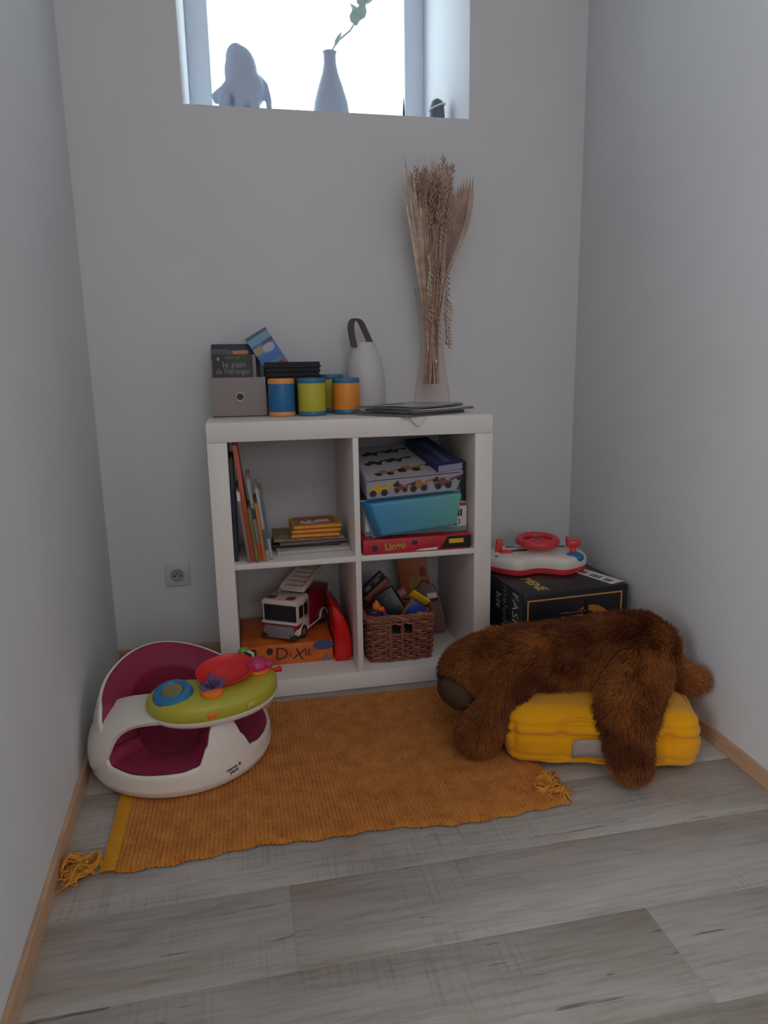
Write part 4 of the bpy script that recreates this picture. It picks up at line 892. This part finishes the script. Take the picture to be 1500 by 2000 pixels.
# cups
M_cb = mat('cup_blue', s(36, 112, 166), .4); M_cg = mat('cup_green', s(196, 186, 62), .4); M_co = mat('cup_orange', s(240, 148, 56), .4); M_ct = mat('cup_teal', s(62, 120, 150), .4); M_cor = mat('cup_rim_orange', s(240, 160, 84), .4)
def cup(label, x, y, r, h, wall, band, down=False):
    t_ = thing('toy_cup', label, 'cup', m=tr(x, y, zs), group='coloured toy cups on the shelf unit')
    obj('cup_wall', lathe(B(), [(r * .96, .010), (r, .014), (r, h - .016), (r * .97, h - .012)], 36), wall, t_)
    obj('rim_band', lathe(B(), [(r * .97, h - .016), (r * 1.01, h - .014), (r * 1.01, h - .003), (r * .97, h), (r * .90, h), (r * .88, h - .006), (r * .86, .02), (0, .018)] if not down else [(r * .97, h - .016), (r * 1.01, h - .014), (r * 1.0, h - .005), (r * .94, h), (0, h)], 36, cap1=False), band, t_)
    obj('base_band', lathe(B(), [(r * .92, 0), (r * 1.0, .003), (r * 1.01, .012), (r * .97, .015)], 36), band, t_)
cup('blue toy cup with orange rims, next to the grey storage box', .2120, .195, .0385, .108, M_cb, M_cor, True)
cup('lime green toy cup with teal rims, between the blue and orange cups', .2985, .186, .0405, .108, M_cg, M_ct)
cup('orange toy cup with teal rims, rightmost in the row of cups', .4060, .222, .0405, .106, M_co, M_ct)
cup('lime green toy cup with teal rims standing behind the others', .3720, .318, .0405, .116, M_cg, M_ct)
# white jar with leather loop
M_cer = mat('white_ceramic', s(208, 206, 208), .5)
jr = thing('ceramic_jar', 'white ceramic jar with a dark leather loop handle behind the orange cup', 'jar', m=tr(.4815, .310, zs))
obj('jar_body', lathe(B(), [(.050, 0), (.058, .004), (.062, .03), (.061, .10), (.054, .150), (.042, .185), (.030, .203), (.026, .212), (.022, .212), (.021, .200)], 44, cap1=False), M_cer, jr)
hp = [(-.036, -.022, .196), (-.042, -.020, .225), (-.045, -.014, .255), (-.040, -.006, .276), (-.026, .002, .284), (-.012, .004, .276), (.000, .002, .25), (.012, .0, .222), (.024, -.002, .196), (.029, -.004, .184)]
pts = [Vector(p) for p in hp]
for _ in range(2):
    q = [pts[0]]
    for a_, c_ in zip(pts, pts[1:]): q += [a_.lerp(c_, .25), a_.lerp(c_, .75)]
    pts = q + [pts[-1]]
b = B(); side = Vector((.62, -.78, 0)).normalized()
ring = []
for i, p in enumerate(pts):
    wv = Vector((1, .25, 0)).normalized() * .0105; tg = (pts[min(i + 1, len(pts) - 1)] - pts[max(i - 1, 0)]).normalized(); nn = tg.cross(wv).normalized() * .0016
    ring.append([b.verts.new(p + wv + nn), b.verts.new(p - wv + nn), b.verts.new(p - wv - nn), b.verts.new(p + wv - nn)])
for p, q in zip(ring, ring[1:]):
    for k in range(4): b.faces.new((p[k], p[(k + 1) % 4], q[(k + 1) % 4], q[k]))
b.faces.new(ring[0][::-1]); b.faces.new(ring[-1]); bmesh.ops.recalc_face_normals(b, faces=b.faces[:])
o = obj('leather_handle', b, mat('dark_leather', s(84, 68, 74), .6), jr); o['label'] = 'dark brown leather loop'
# magazines
def mag(label, m, w, d, h, cov, edge):
    t_ = thing('magazine', label, 'magazine', m=m, group='magazines on the shelf unit')
    b = B(); grid(b, lambda u, v: (w * u, d * v, h + .003 * (u - .5) ** 2 * 4 * .6 + .0012 * math.sin(v * 5)), 12, 10); o1 = obj('cover', b, cov, t_); sm = o1.modifiers.new('thick', 'SOLIDIFY'); sm.thickness = .0008
    b = B(); bx(.0015, w - .0015, .0015, d - .0015, .0002, h - .0006, bm=b); obj('pages', b, edge, t_); return t_
M_edge = mat('page_edges_grey', s(120, 118, 118), .8); M_cov1 = mat('glossy_cover_grey', s(170, 168, 168), .3, var=.1, vscale=14); M_cov2 = mat('dark_cover', s(92, 88, 90), .3, var=.1, vscale=14); M_cov3 = mat('pale_cover', s(196, 192, 190), .3)
MG = tr(.548, -.036, zs)
mag('lowest magazine of the loose stack, dark brown cover', MG @ tr(-.014, .012, 0) @ rot(rz=35), .262, .205, .0075, M_cov2, M_edge)
mag('middle magazine of the loose stack, pale cover', MG @ tr(.004, .006, .0105) @ rot(rz=32), .258, .20, .0065, M_cov3, M_edge)
mag('topmost magazine of the loose stack, grey glossy cover', MG @ tr(.0, .02, .0205) @ rot(rz=38), .255, .20, .005, M_cov1, M_edge)
b = B()
def shf(u, v):
    p = Matrix.Rotation(math.radians(43), 3, 'Z') @ Vector((.15 * u, .12 * v, 0)); p += Vector((.560, -.030, zs - .0003)); 
    if p.y < 0: p.z -= .0; ov = -p.y; p.z -= ov * .5 
    return p
b = B(); grid(b, lambda u, v: (lambda p: (p.x, max(p.y, -.004 - .25 * max(0, -p.y)), W + .0006 - max(0, -p.y - .002) * 1.0))(Matrix.Rotation(math.radians(43), 3, 'Z') @ Vector((.05 * u, .05 * v, 0)) + Vector((.568, -.030, 0))), 14, 14)
o = obj('paper_sheet', b, M_paper); tag(o, 'corner of a white paper sheet folded over the shelf front edge under the magazines', 'paper'); o.modifiers.new('thick', 'SOLIDIFY').thickness = .0003

# vase and dried bouquet
VX, VY = .696, .304
M_vg = thin_glass('rosy_vase_glass', (.985, .962, .955), .015)
vz = thing('glass_vase', 'tall narrow waisted clear glass vase at the right end of the shelf unit', 'vase', m=tr(VX, VY, zs))
vp = [(.050, 0), (.055, .004), (.056, .02), (.052, .07), (.043, .12), (.037, .165), (.036, .20), (.040, .26), (.047, .32), (.053, .37)]
b = B(); lathe(b, vp + [(r - .0022, z) for r, z in vp[::-1][:-1]] + [(.0, .010)], 48, cap1=False); obj('vase_glass', b, M_vg, vz, ang=70)
bq = thing('dried_bouquet', 'bunch of dried grasses and wheat standing in the glass vase', 'dried flowers', m=tr(VX, VY, zs))
M_str = [mat('straw_%s' % n, c, .8, .2, var=.18, vscale=50) for n, c in (('tan', s(200, 174, 156)), ('brown', s(172, 144, 130)), ('beige', s(214, 192, 172)), ('rose', s(190, 158, 146)))]
def path(x0, y0, x1, y1, z1, bow=.0, z0=.08, n=14):
    """from the vase foot through the neck to the tip (x1,y1,z1), all from the vase axis"""
    a = Vector((x0, y0, z0)); nk = Vector((x0 * -.05 + x1 * .22, y0 * -.05 + y1 * .22, .30)); t = Vector((x1, y1, z1)); L1 = .3
    return [((1 - k) ** 2 * a + 2 * k * (1 - k) * nk + k * k * t) + Vector((bow * math.sin(PI * k), 0, 0)) for k in [i / (n - 1) for i in range(n)]]
def ear(bm, p0, d, L, r, n=26):
    d = d.normalized(); up = Vector((0, -1, 0)) if abs(d.y) < .9 else Vector((1, 0, 0)); s1 = d.cross(up).normalized(); s2 = d.cross(s1)
    for k in range(n):
        f = k / n; a = k * 2.4; c = p0 + d * (L * f); out = (s1 * math.cos(a) + s2 * math.sin(a)); rr_ = r * math.sin(PI * (.15 + .8 * f)) 
        q = (d * .9 + out * .55).normalized(); e0 = c + out * rr_ * .5; l = r * 1.7 * (.7 + .5 * random.random())
        tube(bm, [e0, e0 + q * l * .5, e0 + q * l], [.0008, r * .30, .0004], 4)
STEMS = []
rs = random.Random(3)
for k in range(46):
    a = rs.uniform(0, 6.28); r0 = rs.uniform(.004, .032); x1 = rs.uniform(-.042, .062); y1 = rs.uniform(-.06, .045); z1 = rs.uniform(.55, .71)
    P = path(r0 * math.cos(a), r0 * math.sin(a), x1, y1, z1, rs.uniform(-.006, .006)); STEMS.append(P)
    m_ = M_str[rs.randrange(4)]; obj('stem', tube(B(), P, [.0021] * 8 + [.0018] * 3 + [.0013] * 3, 6), m_, bq)
    b = B(); ear(b, P[-2], (P[-1] - P[-3]) + Vector((rs.uniform(-.02, .02), rs.uniform(-.02, .02), 0)), rs.uniform(.07, .12), rs.uniform(.008, .013), 34); obj('grass_ear', b, M_str[rs.randrange(4)], bq)
# drooping oat spikes hanging over the front
for (x, z, L, sg) in ((-.022, .47, .20, -1), (.004, .44, .24, 1), (.030, .42, .22, 1), (-.008, .55, .16, -1), (.038, .33, .14, 1), (.016, .58, .18, 1), (-.03, .36, .12, -1)):
    b = B(); y = -.055 + .01 * rs.random()
    for q in range(40):
        f = q / 40; c = Vector((x + .004 * math.sin(f * 9), y - .010 * math.sin(PI * f), z - L * f)); a = q * 2.1
        d = Vector((math.cos(a) * .8, -abs(math.sin(a)) * .5, -.7)).normalized(); l = .017 * (1 - .4 * f); tube(b, [c, c + d * l * .5, c + d * l], [.0007, .0028, .0004], 4)
    tube(b, [(x * .4, -.02, z - .06), (x * .7, y * .7, z + .012), (x, y, z), (x + .002, y - .008, z - L * .5), (x, y, z - L)], .0010, 5); obj('oat_spike', b, M_str[rs.randrange(4)], bq)
# palm spear at the right: folded fan of narrow leaves
M_palm = mat('palm_leaf_dry', s(192, 168, 154), .7, var=.15, vscale=30)
obj('palm_stem', tube(B(), [(.0, .0, .08), (.02, -.01, .28), (.040, -.02, .42)], .0026, 6), M_palm, bq)
def leaf(p0, p1, w, m_, name, bend=(0, 0, 0), tip=.08):
    p0, p1, bend = Vector(p0), Vector(p1), Vector(bend); ax = (p1 - p0).normalized(); sd = ax.cross(Vector((0, 1, .05))).normalized(); b = B(); R_ = []
    n = 12
    for i in range(n + 1):
        f = i / n; c = p0.lerp(p1, f) + bend * math.sin(PI * f); ww = w * (math.sin(PI * min(.98, .06 + f * .80)) ** .8) * (1 if f < .8 else max(tip, 1 - (f - .8) * 4.6))
        R_.append([b.verts.new(c - sd * ww), b.verts.new(c + Vector((0, ww * .55, 0))), b.verts.new(c + sd * ww), b.verts.new(c + Vector((0, ww * .55 + .0009, 0)))])
    for p, q in zip(R_, R_[1:]):
        for k in range(4): b.faces.new((p[k], p[(k + 1) % 4], q[(k + 1) % 4], q[k]))
    b.faces.new(R_[0][::-1]); b.faces.new(R_[-1]); bmesh.ops.recalc_face_normals(b, faces=b.faces[:]); return obj(name, b, m_, bq)
for k in range(8):
    f = k / 7; leaf((.040, -.020 - .002 * k, .42), (.056 + .056 * f, -.030 - .004 * k, .640 + .030 * math.sin(2.2 * f) + .02 * f), .0085, M_palm, 'palm_leaflet', (.020 * f, 0, 0), .12)
leaf((.020, -.02, .36), (.106, -.055, .668), .004, M_palm, 'palm_leaflet', (.018, 0, 0))
# long thin blades at the left
for (x0, z0, x1, z1, w, bnd) in ((-.034, .36, -.092, .755, .0052, .004), (-.030, .35, -.066, .72, .0060, .002), (-.026, .33, -.050, .74, .005, 0), (-.022, .34, -.030, .76, .0045, 0), (-.016, .38, -.078, .70, .004, .008), (-.03, .36, -.104, .70, .004, .006), (-.028, .37, -.058, .66, .005, .0), (-.02, .40, -.042, .70, .005, .0)):
    leaf((x0 * .6, -.012, z0 - .16), (x1, -.03, z1), w, M_str[rs.choice((0, 2))], 'grass_blade', (bnd, 0, 0))
# short bright tag on a stem
obj('white_bead', ellip(B(), (.004, -.036, .150), (.003, .003, .006)), mat('bead_white', s(240, 238, 236), .3), bq)

# ================================================================== WINDOW SILL ORNAMENTS
zw = WZ0 + .0005
M_fig = mat('haze_paled_ceramic', s(188, 200, 222), .5)  # hazy window glow put into the base colour of the backlit ornaments
fg = thing('animal_figurine', 'tall rounded animal figurine on the sill at the left of the window', 'figurine', m=tr(.155, .60, zw))
b = B()
ellip(b, (.000, 0, .165), (.052, .045, .080)); ellip(b, (-.012, 0, .205), (.034, .036, .046)); ellip(b, (.018, 0, .12), (.055, .048, .06))
tube(b, [(-.020, 0, .13), (-.050, 0, .105), (-.078, 0, .092), (-.092, 0, .086)], [.032, .026, .019, .014], 14)
for (x, y) in ((-.066, -.02), (-.03, .02), (-.012, -.02), (.022, .02), (.040, -.02)): tube(b, [(x * .8, y, .10), (x, y, .001)], [.020, .015], 12)
tube(b, [(.050, 0, .155), (.072, 0, .135), (.082, 0, .10), (.084, 0, .05), (.086, 0, .002)], [.014, .012, .010, .009, .011], 10)
tmpo = obj('fig_source', b, M_fig); r2 = tmpo.modifiers.new('r', 'REMESH'); r2.mode = 'VOXEL'; r2.voxel_size = .004; s2 = tmpo.modifiers.new('s', 'SMOOTH'); s2.iterations = 4
bpy.context.view_layer.update(); fme = bpy.data.meshes.new_from_object(tmpo.evaluated_get(bpy.context.evaluated_depsgraph_get())); bpy.data.objects.remove(tmpo); fme.name = 'figurine_body'; fme.shade_smooth()
fo = bpy.data.objects.new('figurine_body', fme); COL.objects.link(fo); fo.parent = fg
obj('ear', (lambda b: (ellip(b, (-.030, -.020, .130), (.012, .006, .016)), ellip(b, (-.030, .020, .130), (.012, .006, .016)), b)[2])(B()), M_fig, fg)
bt = thing('bottle_vase', 'slender blue grey bottle vase with a sprig on the sill in mid window', 'vase', m=tr(.442, .62, zw))
obj('vase_body', lathe(B(), [(.052, 0), (.060, .004), (.062, .05), (.055, .10), (.040, .15), (.026, .19), (.020, .22), (.020, .246), (.023, .252), (.018, .252), (.016, .24)], 40, cap1=False), M_fig, bt)
M_spr = mat('pale_green_sprig', s(196, 222, 214), .8)
obj('sprig_stem', tube(B(), [(.0, 0, .2), (.010, 0, .26), (.026, 0, .285), (.07, 0, .32), (.11, 0, .38), (.14, 0, .46), (.15, 0, .52)], .003, 6), M_spr, bt)
for (x, z, a, l) in ((.016, .270, 60, .05), (.090, .335, 100, .05), (.098, .350, 70, .06), (.112, .385, 95, .06), (.104, .36, 130, .05), (.120, .40, 40, .05), (.134, .44, 130, .05), (.124, .42, 75, .06), (.136, .45, 100, .06), (.146, .49, 80, .06)):
    d = Vector((math.cos(math.radians(a)), 0, math.sin(math.radians(a)))); b = B(); tube(b, [Vector((x, 0, z)) + d * l * t_ for t_ in (0, .3, .6, 1)], [.002, .017, .017, .002], 8, flat=.4); obj('sprig_leaf', b, M_spr, bt)
st = thing('striped_pebble', 'small grey pebble with a white stripe on the sill by the right reveal', 'ornament', m=tr(.798, .60, zw))
obj('pebble', lathe(B(), [(.022, 0), (.026, .006), (.026, .07), (.024, .10), (.018, .118), (.006, .126)], 24), mat('dark_grey_stone', s(96, 106, 120), .6), st)
obj('white_stripe', tube(B(), [(.0265 * math.cos(a), .0265 * math.sin(a), .100 + .010 * math.cos(a)) for a in [2 * PI * k / 28 for k in range(28)]], .003, 8, True), M_paper, st)
sk = thing('pointed_stick', 'tiny dark pointed stick on the sill near the right window bar', 'ornament', m=tr(.707, .70, zw)); obj('stick', lathe(B(), [(.006, 0), (.005, .09), (.003, .13), (.0006, .16)], 10), M_dark, sk); obj('stick_foot', lathe(B(), [(.012, 0), (.011, .006), (.006, .010)], 14), M_dark, sk)
bpy.context.view_layer.update()
